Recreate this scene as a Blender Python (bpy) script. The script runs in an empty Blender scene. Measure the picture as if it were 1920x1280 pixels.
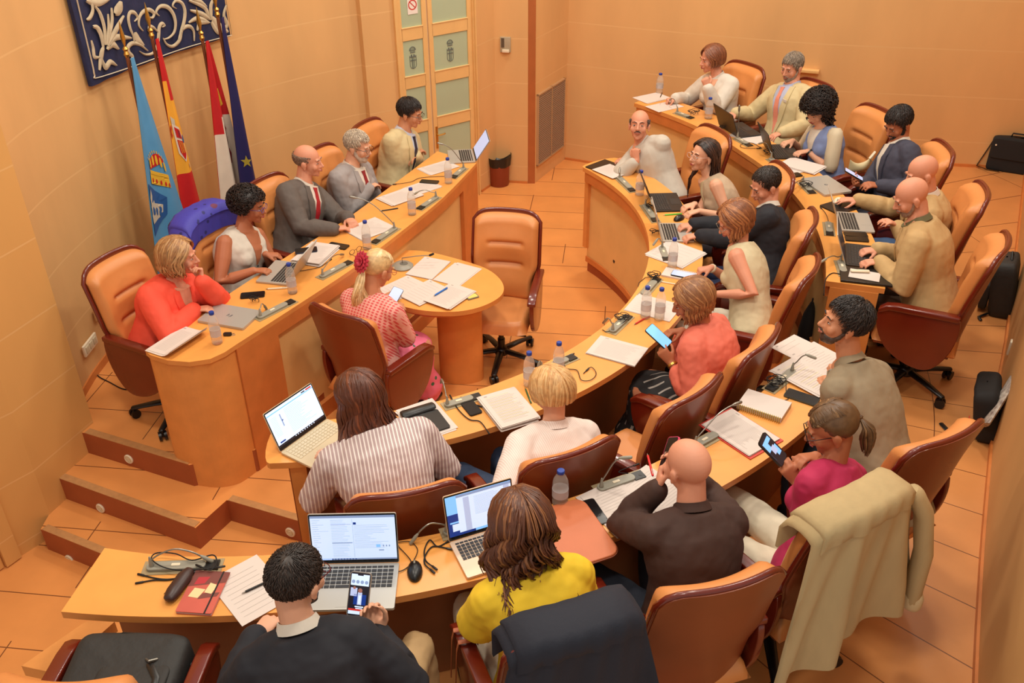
import bpy, math, random
from mathutils import Vector as V, Matrix as M
R_ = random.Random(7)
C = bpy.context.scene.collection
sin, cos, pi, rad = math.sin, math.cos, math.pi, math.radians
# ------------------------------------------------------------------ camera model (metres; z=0 is the floor of the central pit)
FPX, TH, RO, HC = 1727.2, 0.56124, -0.0086, 3.83
def ray(px, py):
    x = px-960; y = 640-py
    x, y = cos(RO)*x-sin(RO)*y, sin(RO)*x+cos(RO)*y
    return V((x, y*sin(TH)+FPX*cos(TH), y*cos(TH)-FPX*sin(TH)))
def P(px, py, z):
    """the place on the horizontal plane z that the photograph shows at this pixel"""
    r = ray(px, py); t = (z-HC)/r.z
    return V((r.x*t, r.y*t, z))
def onplane(px, py, A, B):
    """the place on the upright plane through A and B (plan points)"""
    r = ray(px, py); n = V((-(B[1]-A[1]), B[0]-A[0])); t = (A[0]*n.x+A[1]*n.y)/(r.x*n.x+r.y*n.y)
    return V((r.x*t, r.y*t, HC+r.z*t))
CX, CY = -1.263, 6.009           # centre of the two curved benches
def pol(R, a, z=0.):
    return V((CX+R*cos(rad(a)), CY+R*sin(rad(a)), z))
ZI, ZO, ZD, ZR = .979, 1.12, .95, .747   # tops: inner bench, outer bench, dais desk, round table
FI, FO, FD = .24, .38, .17               # their floors
# ------------------------------------------------------------------ mesh building
class MB:
    def __init__(s): s.v = []; s.f = []; s.m = []
    def add(s, vs, fs, m=0):
        n = len(s.v); s.v += [tuple(v) for v in vs]
        for f in fs: s.f.append(tuple(i+n for i in f)); s.m.append(m)
        return s
    def xf(s, mat, start=0):
        for i in range(start, len(s.v)): s.v[i] = tuple(mat @ V(s.v[i]))
        return s
    def box(s, c, d, m=0, rz=0., mat=None):
        x, y, z = d[0]/2, d[1]/2, d[2]/2; r = M.Rotation(rz, 3, 'Z')
        vs = [V(c)+r@V((a*x, b*y, e*z)) for a in (-1, 1) for b in (-1, 1) for e in (-1, 1)]
        if mat: vs = [mat@v for v in vs]
        return s.add(vs, [(0, 1, 3, 2), (4, 6, 7, 5), (0, 4, 5, 1), (2, 3, 7, 6), (0, 2, 6, 4), (1, 5, 7, 3)], m)
    def prism(s, poly, z0, z1, m=0, f=None):
        n = len(poly); g = f or (lambda p, z: (p[0], p[1], z))
        vs = [g(p, z0) for p in poly]+[g(p, z1) for p in poly]
        fs = [tuple(range(n))[::-1], tuple(range(n, 2*n))]+[(i, (i+1) % n, n+(i+1) % n, n+i) for i in range(n)]
        return s.add(vs, fs, m)
    def tube(s, pts, rr, seg=8, m=0, side=None, caps=2):
        """lofted limb: rr numbers or (a,b); side fixes the direction of a; caps 2 = rounded ends"""
        pts = [V(p) for p in pts]; n = len(pts)
        rr = [rr]*n if not isinstance(rr, (list,)) else rr
        rr = [(r, r) if not isinstance(r, tuple) else r for r in rr]
        tg = [(pts[min(i+1, n-1)]-pts[max(i-1, 0)]).normalized() for i in range(n)]
        if side is None:
            t = tg[0]; side = V((0, 0, 1)).cross(t)
            if side.length < .2: side = V((1, 0, 0)).cross(t)
        sd = V(side); rings = []
        for i in range(n):
            sd = (sd-tg[i]*sd.dot(tg[i])).normalized(); up = tg[i].cross(sd)
            rings.append((pts[i], sd.copy(), up, rr[i], tg[i]))
        full = list(rings)
        if caps == 2:
            p, a, b, r, t = rings[0]; L = min(r)
            full = [(p-t*L*.86, a, b, (r[0]*.5, r[1]*.5), t), (p-t*L*.5, a, b, (r[0]*.86, r[1]*.86), t)]+full
            p, a, b, r, t = rings[-1]; L = min(r)
            full += [(p+t*L*.5, a, b, (r[0]*.86, r[1]*.86), t), (p+t*L*.86, a, b, (r[0]*.5, r[1]*.5), t)]
        vs = []; k = len(full)
        for p, a, b, r, t in full:
            for j in range(seg):
                q = 2*pi*j/seg; vs.append(p+a*r[0]*cos(q)+b*r[1]*sin(q))
        fs = [(i*seg+j, i*seg+(j+1) % seg, (i+1)*seg+(j+1) % seg, (i+1)*seg+j) for i in range(k-1) for j in range(seg)]
        if caps: fs += [tuple(range(seg))[::-1], tuple(range((k-1)*seg, k*seg))]
        return s.add(vs, fs, m)
    def ell(s, c, r, rot=None, seg=14, rings=9, m=0):
        c = V(c); r = (r, r, r) if not isinstance(r, tuple) else r; vs = [V((0, 0, -r[2]))]
        for i in range(1, rings):
            a = -pi/2+pi*i/rings
            for j in range(seg):
                q = 2*pi*j/seg; vs.append(V((r[0]*cos(a)*cos(q), r[1]*cos(a)*sin(q), r[2]*sin(a))))
        vs.append(V((0, 0, r[2]))); top = len(vs)-1
        fs = [(0, 1+(j+1) % seg, 1+j) for j in range(seg)]
        for i in range(rings-2):
            for j in range(seg):
                a = 1+i*seg; fs.append((a+j, a+(j+1) % seg, a+seg+(j+1) % seg, a+seg+j))
        a = 1+(rings-2)*seg; fs += [(a+j, a+(j+1) % seg, top) for j in range(seg)]
        if rot: vs = [rot@v for v in vs]
        return s.add([c+v for v in vs], fs, m)
    def lathe(s, prof, seg=16, c=(0, 0, 0), m=0, ms=None):
        vs = []; k = len(prof)
        for r, z in prof:
            for j in range(seg):
                q = 2*pi*j/seg; vs.append((c[0]+r*cos(q), c[1]+r*sin(q), c[2]+z))
        n0 = len(s.v); s.v += vs
        for i in range(k-1):
            for j in range(seg):
                s.f.append((n0+i*seg+j, n0+i*seg+(j+1) % seg, n0+(i+1)*seg+(j+1) % seg, n0+(i+1)*seg+j)); s.m.append(ms[i] if ms else m)
        s.f.append(tuple(n0+j for j in range(seg))[::-1]); s.m.append(ms[0] if ms else m)
        s.f.append(tuple(n0+(k-1)*seg+j for j in range(seg))); s.m.append(ms[-1] if ms else m)
        return s
    def grid(s, fn, nu, nv, m=0, mf=None, thick=None):
        """open sheet fn(u,v) u,v in 0..1; thick = vector function for a closed slab"""
        n0 = len(s.v); W = nu+1
        s.v += [tuple(fn(i/nu, j/nv)) for j in range(nv+1) for i in range(W)]
        q = [(j*W+i, j*W+i+1, (j+1)*W+i+1, (j+1)*W+i) for j in range(nv) for i in range(nu)]
        cell = [(i, j) for j in range(nv) for i in range(nu)]
        for f, (i, j) in zip(q, cell):
            s.f.append(tuple(a+n0 for a in f)); s.m.append(mf((i+.5)/nu, (j+.5)/nv) if mf else m)
        if thick:
            n1 = len(s.v)
            s.v += [tuple(thick(i/nu, j/nv)) for j in range(nv+1) for i in range(W)]
            for f, (i, j) in zip(q, cell):
                s.f.append(tuple(a+n1 for a in f[::-1])); s.m.append(mf((i+.5)/nu, (j+.5)/nv) if mf else m)
            b = [i for i in range(W)]+[j*W+nu for j in range(1, nv+1)]+[nv*W+i for i in range(nu-1, -1, -1)]+[j*W for j in range(nv-1, 0, -1)]
            for k in range(len(b)):
                a, c = b[k], b[(k+1) % len(b)]; s.f.append((n0+a, n1+a, n1+c, n0+c)[::-1][::-1]); s.m.append(m)
        return s
    def build(s, name, mats, parent=None, smooth=True, loc=None, rz=0., bevel=0, sub=0, remesh=0, sm=0, disp=0, dscale=.1, kind=None, ang=.7):
        me = bpy.data.meshes.new(name); me.from_pydata(s.v, [], s.f)
        mats = mats if isinstance(mats, (list, tuple)) else [mats]
        for m in mats: me.materials.append(m)
        if len(mats) > 1: me.polygons.foreach_set('material_index', s.m)
        if smooth: me.polygons.foreach_set('use_smooth', [True]*len(me.polygons))
        me.update(); o = bpy.data.objects.new(name, me); C.objects.link(o)
        if parent: o.parent = parent
        if loc is not None: o.location = loc
        o.rotation_euler.z = rz
        if bevel:
            b = o.modifiers.new('b', 'BEVEL'); b.width = bevel; b.segments = 3; b.limit_method = 'ANGLE'; b.angle_limit = .6
        if sub: b = o.modifiers.new('s', 'SUBSURF'); b.levels = sub; b.render_levels = sub
        if remesh:
            b = o.modifiers.new('r', 'REMESH'); b.mode = 'VOXEL'; b.voxel_size = remesh; b.use_smooth_shade = True
        if sm: b = o.modifiers.new('m', 'SMOOTH'); b.factor = .5; b.iterations = sm
        if disp:
            key = 'cl%.3f' % dscale; t = bpy.data.textures.get(key)
            if not t: t = bpy.data.textures.new(key, 'CLOUDS'); t.noise_scale = dscale; t.noise_depth = 1
            b = o.modifiers.new('d', 'DISPLACE'); b.texture = t; b.strength = disp; b.mid_level = .5; b.texture_coords = 'LOCAL'
        if smooth and not remesh and not sub:
            me.polygons.foreach_set('use_smooth', [True]*len(me.polygons))
            b = o.modifiers.new('e', 'EDGE_SPLIT'); b.split_angle = ang
        if kind: o['kind'] = kind
        return o
def tag(o, label, cat, group=None, kind=None):
    if label: o['label'] = label
    if cat: o['category'] = cat
    if group: o['group'] = group
    if kind: o['kind'] = kind
    return o
def thing(name, label, cat, loc=(0, 0, 0), rz=0., group=None):
    o = bpy.data.objects.new(name, None); C.objects.link(o); o.location = loc; o.rotation_euler.z = rz; o.empty_display_size = .1
    return tag(o, label, cat, group)
def kids(o): return [c for c in C.objects if c.parent == o]
def dup(root, loc, rz, label, group=None):
    def rec(o, par):
        c = o.copy(); C.objects.link(c)
        if par: c.parent = par
        for ch in kids(o): rec(ch, c)
        return c
    r = rec(root, None); r.location = loc; r.rotation_euler.z = rz; r['label'] = label
    if group: r['group'] = group
    return r
# ------------------------------------------------------------------ materials
def lin(c):
    return tuple(((x/255)/12.92 if x/255 <= .04045 else ((x/255+.055)/1.055)**2.4) for x in c)+(1,)
def mat(name, rgb, rough=.6, metal=0., noise=0., ns=8., stretch=(1, 1, 1), bump=0., bs=60., coat=0., sheen=0., trans=0., alpha=1., emit=0., rgb2=None, spec=None, ior=None):
    m = bpy.data.materials.new(name); m.use_nodes = True; nt = m.node_tree; N = nt.nodes; b = N['Principled BSDF']
    b.inputs['Base Color'].default_value = lin(rgb); b.inputs['Roughness'].default_value = rough; b.inputs['Metallic'].default_value = metal
    if coat: b.inputs['Coat Weight'].default_value = coat; b.inputs['Coat Roughness'].default_value = .12
    if sheen: b.inputs['Sheen Weight'].default_value = sheen
    if trans: b.inputs['Transmission Weight'].default_value = trans
    if ior: b.inputs['IOR'].default_value = ior
    if spec is not None: b.inputs['Specular IOR Level'].default_value = spec
    if alpha < 1: b.inputs['Alpha'].default_value = alpha
    if emit: b.inputs['Emission Color'].default_value = lin(rgb); b.inputs['Emission Strength'].default_value = emit
    if noise or rgb2 or bump:
        tc = N.new('ShaderNodeTexCoord'); mp = N.new('ShaderNodeMapping'); mp.inputs['Scale'].default_value = stretch
        nt.links.new(tc.outputs['Object'], mp.inputs['Vector'])
    if noise or rgb2:
        n = N.new('ShaderNodeTexNoise'); n.inputs['Scale'].default_value = ns; n.inputs['Detail'].default_value = 5
        nt.links.new(mp.outputs[0], n.inputs['Vector'])
        r = N.new('ShaderNodeValToRGB'); c = lin(rgb); r.color_ramp.elements[0].position = .3; r.color_ramp.elements[1].position = .7
        c2 = lin(rgb2) if rgb2 else tuple(min(1, x*(1+noise)) for x in c[:3])+(1,)
        r.color_ramp.elements[0].color = c if rgb2 else tuple(x*(1-noise) for x in c[:3])+(1,); r.color_ramp.elements[1].color = c2
        nt.links.new(n.outputs['Fac'], r.inputs[0]); nt.links.new(r.outputs[0], b.inputs['Base Color'])
    if bump:
        n2 = N.new('ShaderNodeTexNoise'); n2.inputs['Scale'].default_value = bs; n2.inputs['Detail'].default_value = 3
        nt.links.new(mp.outputs[0], n2.inputs['Vector'])
        bp = N.new('ShaderNodeBump'); bp.inputs['Strength'].default_value = bump; bp.inputs['Distance'].default_value = .01
        nt.links.new(n2.outputs['Fac'], bp.inputs['Height']); nt.links.new(bp.outputs[0], b.inputs['Normal'])
    return m
def mathn(nt, op, a, b=None, c=None):
    n = nt.nodes.new('ShaderNodeMath'); n.operation = op
    for i, x in enumerate((a, b, c)):
        if x is None: continue
        if isinstance(x, (int, float)): n.inputs[i].default_value = x
        else: nt.links.new(x, n.inputs[i])
    return n.outputs[0]
def stripes(m, rgb, fn):
    """mix colour rgb over the base colour where fn(nt, x, y, z) of object space is 1"""
    nt = m.node_tree; b = nt.nodes['Principled BSDF']
    tc = nt.nodes.new('ShaderNodeTexCoord'); sp = nt.nodes.new('ShaderNodeSeparateXYZ'); nt.links.new(tc.outputs['Object'], sp.inputs[0])
    f = fn(nt, *sp.outputs[:3]); mx = nt.nodes.new('ShaderNodeMix'); mx.data_type = 'RGBA'
    old = b.inputs['Base Color']
    if old.links: nt.links.new(old.links[0].from_socket, mx.inputs[6])
    else: mx.inputs[6].default_value = old.default_value
    mx.inputs[7].default_value = lin(rgb); nt.links.new(f, mx.inputs[0]); nt.links.new(mx.outputs[2], old)
    return m
def line(nt, x, period, width, off=0.):
    """1 on lines of this width every period"""
    q = mathn(nt, 'ADD', x, 1000*period-off); q = mathn(nt, 'MODULO', q, period); return mathn(nt, 'LESS_THAN', q, width)
G = lambda *a: None
WALL = mat('panel_stone', (222, 172, 112), .75, noise=.07, ns=2.2, stretch=(1, 1, .35))
stripes(WALL, (228, 182, 122), lambda nt, x, y, z: line(nt, z, .443, .012, .624))
PANEL = mat('bench_panel', (230, 186, 120), .6, noise=.06, ns=4)
DESK = mat('beech_top', (234, 160, 80), .32, noise=.07, ns=5, stretch=(1, 1, 8), coat=.15)
EDGE = mat('beech_edge', (222, 148, 78), .4, noise=.07, ns=9)
BAND = mat('beech_band', (206, 124, 62), .45, noise=.08, ns=9)
UNDER = mat('bench_inside', (150, 90, 48), .6, noise=.06)
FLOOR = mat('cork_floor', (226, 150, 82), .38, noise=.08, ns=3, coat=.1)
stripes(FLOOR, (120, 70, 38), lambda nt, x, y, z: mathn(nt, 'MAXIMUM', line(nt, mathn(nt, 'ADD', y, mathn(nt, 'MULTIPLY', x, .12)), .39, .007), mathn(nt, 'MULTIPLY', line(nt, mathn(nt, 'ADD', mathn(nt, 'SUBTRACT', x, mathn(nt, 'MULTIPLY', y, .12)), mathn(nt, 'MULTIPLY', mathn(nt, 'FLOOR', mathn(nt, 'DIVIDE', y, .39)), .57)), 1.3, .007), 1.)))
def ringfn(nt, x, y, z):
    dx = mathn(nt, 'SUBTRACT', x, CX); dy = mathn(nt, 'SUBTRACT', y, CY)
    a = mathn(nt, 'ARCTAN2', dy, dx); r = mathn(nt, 'SQRT', mathn(nt, 'ADD', mathn(nt, 'MULTIPLY', dx, dx), mathn(nt, 'MULTIPLY', dy, dy)))
    return mathn(nt, 'MAXIMUM', line(nt, a, .0785, .0014), line(nt, r, 1.17, .006, .62))
FLOORR = mat('cork_floor_ring', (214, 144, 82), .38, noise=.08, ns=3, coat=.1); stripes(FLOORR, (120, 70, 38), ringfn)
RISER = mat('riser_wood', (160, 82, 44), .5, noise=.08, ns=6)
NOSE = mat('nosing_grip', (186, 134, 82), .7, noise=.1, ns=30)
PLAST = mat('ivory_plastic', (232, 218, 190), .4)
GLASSY = mat('frosted_pane', (178, 190, 158), .25, noise=.05, ns=1.5)
DOORW = mat('door_beech', (232, 184, 118), .45, noise=.04)
BLACK = mat('black_plastic', (22, 20, 20), .35)
BLACKM = mat('black_matte', (26, 24, 24), .8)
STEEL = mat('steel', (150, 145, 135), .35, metal=.8)
GREYP = mat('grey_console', (150, 146, 132), .4)
BRASS = mat('brass', (205, 160, 80), .3, metal=.9)
# ------------------------------------------------------------------ room shell
def wallstrip(name, pts, z0, z1, th=.12, m=WALL, kind='structure'):
    """upright wall through plan points; thickness goes to the left of the walking direction"""
    pts = [V(p) for p in pts]; n = len(pts); off = []
    for i in range(n):
        t = (pts[min(i+1, n-1)]-pts[max(i-1, 0)]).normalized(); off.append(pts[i]+V((-t.y, t.x))*th)
    b = MB(); b.prism([tuple(p) for p in pts]+[tuple(p) for p in off[::-1]], z0, z1)
    o = b.build(name, m, smooth=False, kind=kind); return o
def smoothline(pts, k=6):
    out = []; n = len(pts)
    for i in range(n-1):
        p0, p1, p2, p3 = pts[max(i-1, 0)], pts[i], pts[i+1], pts[min(i+2, n-1)]
        for j in range(k):
            t = j/k
            out.append(tuple(.5*(2*p1[a]+(p2[a]-p0[a])*t+(2*p0[a]-5*p1[a]+4*p2[a]-p3[a])*t*t+(3*p1[a]-p0[a]-3*p2[a]+p3[a])*t**3) for a in range(len(p1))))
    return out+[tuple(pts[-1])]
ZT = 4.6
wallstrip('wall_dais', smoothline([(-2.93, 5.0), (-2.95, 5.45), (-2.9, 5.95), (-2.76, 6.5), (-2.52, 7.05), (-2.22, 7.55), (-1.86, 7.98), (-1.5, 8.3), (-1.34, 8.40)]), -.4, ZT)
wallstrip('wall_pier', [(-1.34, 8.40), (-1.30, 8.36), (-1.04, 8.535)], -.4, ZT)
wallstrip('wall_pier_right', [(-.335, 9.04), (-.3, 9.06), (-.15, 9.34)], -.4, ZT)
wallstrip('wall_niche', [(-.15, 9.34), (.19, 9.28)], -.4, ZT)
wallstrip('wall_back', smoothline([(.62, 9.98), (1.78, 9.46), (3.0, 9.0), (4.4, 8.72), (5.6, 8.5)], 4), -.4, ZT)
# vent bay
A_, B_ = (.255, 9.28), (.62, 9.98)
wallstrip('wall_vent_bay', [A_, B_], -.4, ZT, th=.1)
wallstrip('trim_1', [(.185, 9.28), (.19, 9.275), (.255, 9.275), (.26, 9.28)], -.4, ZT, th=.05, m=mat('pillar_wood', (176, 98, 48), .5, noise=.06))
b = MB(); t = (V(B_)-V(A_)).normalized(); nn = V((t.y, -t.x))
def onb(s, z, o=0.): p = V(A_)+t*s+nn*o; return (p.x, p.y, z)
v = thing('air_vent', 'tall grey metal air vent grille low on the wall beside the brown pillar', 'vent', onb(.42, .17))
b = MB()
for s0, s1 in ((.05, .37), (.38, .70)):
    b.prism([(s0, .19), (s1, .19), (s1, .94), (s0, .94)], .006, .012, f=lambda p, o: V(onb(p[0], p[1], o))-v.location)
    for k in range(36):
        z = .2+k*.0205; b.prism([(s0, z), (s1, z), (s1, z+.006), (s0, z+.006)], .012, .02, m=1, f=lambda p, o: V(onb(p[0], p[1], o))-v.location)
b.build('louvre_panel', [mat('vent_metal', (150, 118, 92), .5), mat('vent_slat', (172, 142, 116), .45)], v, smooth=False)
b = MB()
for q in (((.04, .18), (.71, .195)), ((.04, .935), (.71, .95)), ((.04, .18), (.05, .95)), ((.70, .18), (.71, .95)), ((.37, .18), (.38, .95))):
    (x0, z0), (x1, z1) = q; b.prism([(x0, z0), (x1, z0), (x1, z1), (x0, z1)], 0, .024, f=lambda p, o: V(onb(p[0], p[1], o))-v.location)
b.build('vent_frame', mat('vent_frame', (190, 150, 108), .5), v, smooth=False)
# right wall and left wall
wallstrip('wall_right', smoothline([(1.75, 2.0), (2.03, 2.63), (2.29, 3.18), (2.47, 3.55), (2.8, 4.21), (3.1, 4.8), (3.45, 5.43), (3.85, 6.2), (4.5, 7.45), (5.15, 8.7)], 3)[::-1], -.4, 2.6, m=mat('side_panel', (206, 156, 98), .55, noise=.07, ns=2, stretch=(1, 1, .3)))
wallstrip('baseboard_right', [(x-.012, y+.006) for x, y in smoothline([(1.75, 2.0), (2.03, 2.63), (2.29, 3.18), (2.47, 3.55), (2.8, 4.21), (3.1, 4.8), (3.45, 5.43), (3.85, 6.2), (4.5, 7.45), (5.15, 8.7)], 3)][::-1], FO, FO+.05, th=.02, m=BAND)
LW = [(-3.9, 2.75), (-3.13, 4.09), (-3.02, 4.245), (-2.93, 4.36), (-2.76, 4.86), (-2.95, 5.02)]
WOODP = mat('pier_panel', (220, 166, 96), .6, noise=.05, ns=2, stretch=(1, 1, .3)); stripes(WOODP, (228, 180, 116), lambda nt, x, y, z: line(nt, z, .443, .010, .624))
wallstrip('wall_left', LW, -.5, ZT, m=WOODP)
d2 = thing('door_2', None, None, (-3.1, 4.13, -.33)); d2['kind'] = 'structure'
def dd2(s_, z, o): a = V((-3.10, 4.14)); t_ = (V((-3.9, 2.75))-a).normalized(); n_ = V((-t_.y, t_.x)); n_ = n_ if n_.x > 0 else -n_; p = a+t_*s_+n_*o; return V((p.x, p.y, z))-d2.location
for nm, x0, x1, o in (('door_frame', -.03, .07, .03), ('door_leaf', .08, .95, .012)):
    MB().prism([(x0, -.33), (x1, -.33), (x1, 2.0), (x0, 2.0)], .0, o, f=lambda p, q: dd2(p[0], p[1], q)).build(nm, WOODP, d2, smooth=False)
MB().tube([dd2(.15, .62, .03), dd2(.15, .62, .06), dd2(.27, .62, .06)], .010, 8).build('door_handle', BRASS, d2)
wallstrip('baseboard_dais', [(x+.012, y) for x, y in smoothline([(-2.93, 5.02), (-2.95, 5.45), (-2.9, 5.95), (-2.76, 6.5)])], FD, FD+.06, th=.02, m=BAND)
wallstrip('baseboard_back', [(x, y-.012) for x, y in smoothline([(1.78, 9.46), (3.0, 9.0), (4.4, 8.72), (5.6, 8.5)], 4)], FO, FO+.03, th=.02, m=BAND)
wallstrip('trim_8', [(.62, 9.965), (1.78, 9.445)], 0, .025, th=.02, m=BAND)
wallstrip('trim_3', [(-.3, 9.05), (-.15, 9.325), (.18, 9.268)], 0, .025, th=.012, m=BAND)
# floors and steps
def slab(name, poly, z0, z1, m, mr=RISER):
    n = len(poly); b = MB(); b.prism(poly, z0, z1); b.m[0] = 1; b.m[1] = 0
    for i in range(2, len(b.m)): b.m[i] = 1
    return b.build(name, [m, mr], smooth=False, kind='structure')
arc = lambda R, a0, a1, n=40: [tuple(pol(R, a0+(a1-a0)*i/n)[:2]) for i in range(n+1)]
pit = [(-2.92, 4.52), (-1.886, 4.045), (-1.764, 4.287), (-1.0, 3.98), (.3, 3.6), (1.7, 4.5), (1.9, 8), (1.6, 10.1), (-.6, 10.1), (-3.1, 7.2), (-3.1, 4.9)]
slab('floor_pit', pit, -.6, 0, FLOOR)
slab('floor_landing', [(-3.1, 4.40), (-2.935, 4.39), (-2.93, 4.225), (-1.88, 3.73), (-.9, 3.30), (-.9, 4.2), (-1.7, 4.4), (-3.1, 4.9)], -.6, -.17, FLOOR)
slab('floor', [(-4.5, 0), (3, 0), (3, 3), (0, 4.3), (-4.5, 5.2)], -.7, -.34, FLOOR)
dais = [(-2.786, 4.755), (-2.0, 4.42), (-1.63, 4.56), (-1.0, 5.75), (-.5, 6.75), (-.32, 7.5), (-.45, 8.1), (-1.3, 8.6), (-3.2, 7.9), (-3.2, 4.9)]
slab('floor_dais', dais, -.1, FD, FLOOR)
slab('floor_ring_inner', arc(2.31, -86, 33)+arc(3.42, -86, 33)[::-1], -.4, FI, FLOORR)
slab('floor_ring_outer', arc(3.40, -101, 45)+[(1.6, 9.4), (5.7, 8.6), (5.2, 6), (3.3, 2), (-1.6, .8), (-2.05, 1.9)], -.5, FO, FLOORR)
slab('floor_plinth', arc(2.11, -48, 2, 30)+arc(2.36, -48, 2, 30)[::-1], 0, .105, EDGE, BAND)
def nosing(name, p0, p1, z, w=.05):
    p0, p1 = V(p0), V(p1); t = (p1-p0).normalized(); n = V((-t.y, t.x))
    MB().prism([tuple(p0+t*.01), tuple(p1-t*.01), tuple(p1+n*w-t*.01), tuple(p0+n*w+t*.01)], z, z+.004).build(name, NOSE, smooth=False, kind='structure')
nosing('trim_4', (-2.786, 4.755), (-2.0, 4.42), FD); nosing('trim_5', (-2.92, 4.52), (-1.886, 4.045), 0)
nosing('trim_6', (-1.764, 4.287), (-1.0, 3.98), 0); nosing('trim_7', (-2.93, 4.225), (-1.88, 3.73), -.17)
lamp0 = None
for px, py, zz, lab in ((242, 860, .085, 'round ivory step light in the top riser by the dais'), (189, 952, -.085, 'round ivory step light in the middle riser of the left steps'),
                        (131, 1048, -.255, 'round ivory step light in the lowest riser at far left'), (545, 997, -.085, 'round ivory step light beside the inner bench leg')):
    seg = {242: ((-2.786, 4.755), (-2.0, 4.42)), 189: ((-2.92, 4.52), (-1.886, 4.045)), 131: ((-2.93, 4.225), (-1.88, 3.73)), 545: ((-1.764, 4.287), (-1.0, 3.98))}[px]
    p = onplane(px, py, *seg); t = V((seg[1][0]-seg[0][0], seg[1][1]-seg[0][1], 0)).normalized()
    if lamp0 is None:
        lamp0 = thing('step_light', lab, 'step light', p, math.atan2(t.y, t.x), 'round step lights in the risers')
        MB().lathe([(.034, 0), (.034, .006), (.03, .01), (.024, .01), (.022, .006)], 24).xf(M.Rotation(pi/2, 4, 'X')).build('rim', PLAST, lamp0)
        bb = MB().lathe([(.022, 0), (.022, .008), (.018, .009)], 20)
        for k in range(3): bb.box((0, -.012+k*.012, .0095), (.028, .004, .003), 1)
        bb.xf(M.Rotation(pi/2, 4, 'X')).build('lens', [mat('lamp_lens', (205, 190, 150), .4), PLAST], lamp0)
    else: dup(lamp0, p, math.atan2(t.y, t.x), lab)
# ------------------------------------------------------------------ glazed double door in its wall
DA, DB = V((-.335, 9.04)), V((-1.04, 8.535)); dt = (DA-DB).normalized(); dn = V((dt.y, -dt.x))
DW = (DA-DB).length
def dpt(s, z, o=0.): p = DB+dt*s+dn*o; return (p.x, p.y, z)
door = thing('door_1', None, None, dpt(DW/2, 0)); door['kind'] = 'structure'
dl = lambda p, o: V(dpt(p[0], p[1], o))-door.location
def rect(b, x0, z0, x1, z1, o0, o1, m=0, f=dl): return b.prism([(x0, z0), (x1, z0), (x1, z1), (x0, z1)], o0, o1, m, f)
wallstrip('wall_door_top', [tuple(DB), tuple(DA)], 3.1, ZT, th=.1)
bb = MB(); rect(bb, 0, 0, .03, 3.1, -.03, .03); rect(bb, DW-.035, 0, DW, 3.1, -.03, .03); rect(bb, DW-.02, 0, DW-.008, 3.1, .03, .05)
bb.build('door_frame', DOORW, door, smooth=False)
zs = [.34, .46, .80, .91, 1.24, 1.35, 1.68, 1.79, 2.13, 2.25, 2.6, 2.75]
def crest(b, cx, cz, s, f, o0=.004, o1=.006, m=0):
    def r(x0, z0, x1, z1): rect(b, cx+x0*s, cz+z0*s, cx+x1*s, cz+z1*s, o0, o1, m, f)
    for k in range(18):
        a0, a1 = pi+pi*k/18, pi+pi*(k+1)/18
        b.prism([(cx+.5*s*cos(a0), cz+(-.9+.5*sin(a0))*s), (cx+.5*s*cos(a1), cz+(-.9+.5*sin(a1))*s), (cx+.44*s*cos(a1), cz+(-.9+.44*sin(a1))*s), (cx+.44*s*cos(a0), cz+(-.9+.44*sin(a0))*s)], o0, o1, m, f)
    r(-.5, -.9, -.44, .35); r(.44, -.9, .5, .35); r(-.5, .1, .5, .22); r(-.5, -.35, .5, -.26); r(-.2, -1.3, -.13, .5); r(.13, -1.3, .2, .5); r(-.3, .22, -.1, .45); r(.1, .22, .3, .4); r(-.05, -1.4, 0, .1)
    for k in range(14):
        a0, a1 = pi*k/14, pi*(k+1)/14
        b.prism([(cx+.5*s*cos(a0), cz+(1.0+.5*sin(a0))*s), (cx+.5*s*cos(a1), cz+(1.0+.5*sin(a1))*s), (cx+.42*s*cos(a1), cz+(1.0+.42*sin(a1))*s), (cx+.42*s*cos(a0), cz+(1.0+.42*sin(a0))*s)], o0, o1, m, f)
    for x in (-.3, -.1, .1, .3): r(x-.03, .75, x+.03, 1.35)
    r(-.38, .68, .38, .76); r(-.46, .98, .46, 1.04)
crm = mat('crest_print', (104, 112, 108), .5)
for leaf, (a, c) in enumerate(((.03, .34), (.355, DW-.035))):
    lb = MB(); rect(lb, a, 0, a+.045, 3.1, -.012, .012); rect(lb, c-.05, 0, c, 3.1, -.012, .012)
    z0 = 0
    sh = .0 if leaf == 0 else .0
    for i in range(0, 12, 2): rect(lb, a+.04, zs[i]-(.34 if i == 0 else 0), c-.045, zs[i+1], -.012, .012)
    lf = lb.build('door_leaf', DOORW, door, smooth=False)
    for i in range(1, 11, 2):
        pb = MB(); rect(pb, a+.04, zs[i]-.005, c-.045, zs[i+1]+.005, -.006, .002)
        pn = pb.build('pane', GLASSY, lf, smooth=False)
        if i == 5: cb = MB(); crest(cb, (a+c)/2-.01, (zs[i]+zs[i+1])/2, .07, dl); cb.build('crest_print', crm, lf, smooth=False)
    lbx = MB()
    for i in range(1, 11, 2): rect(lbx, a+.04, zs[i], c-.045, zs[i]+.008, .004, .018); 
    lbx.build('glazing_bead', mat('bead', (242, 206, 142), .4), lf, smooth=False)
hb = MB(); rect(hb, .372, .60, .392, .82, .012, .02); hb.tube([dl((.382, .74), .02), dl((.382, .74), .05), dl((.44, .745), .055), dl((.455, .745), .05)], .008, 8); hb.build('door_handle', BRASS, door)
sg = tag(None or thing('no_smoking_sign', None, None), 'white notice with a red no entry ring and bar on the door glass', 'sign'); sg.location = dpt(.2, 1.95, .006)
sb = MB(); f2 = lambda p, o: V(dpt(p[0], p[1], o+.004))-sg.location
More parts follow.
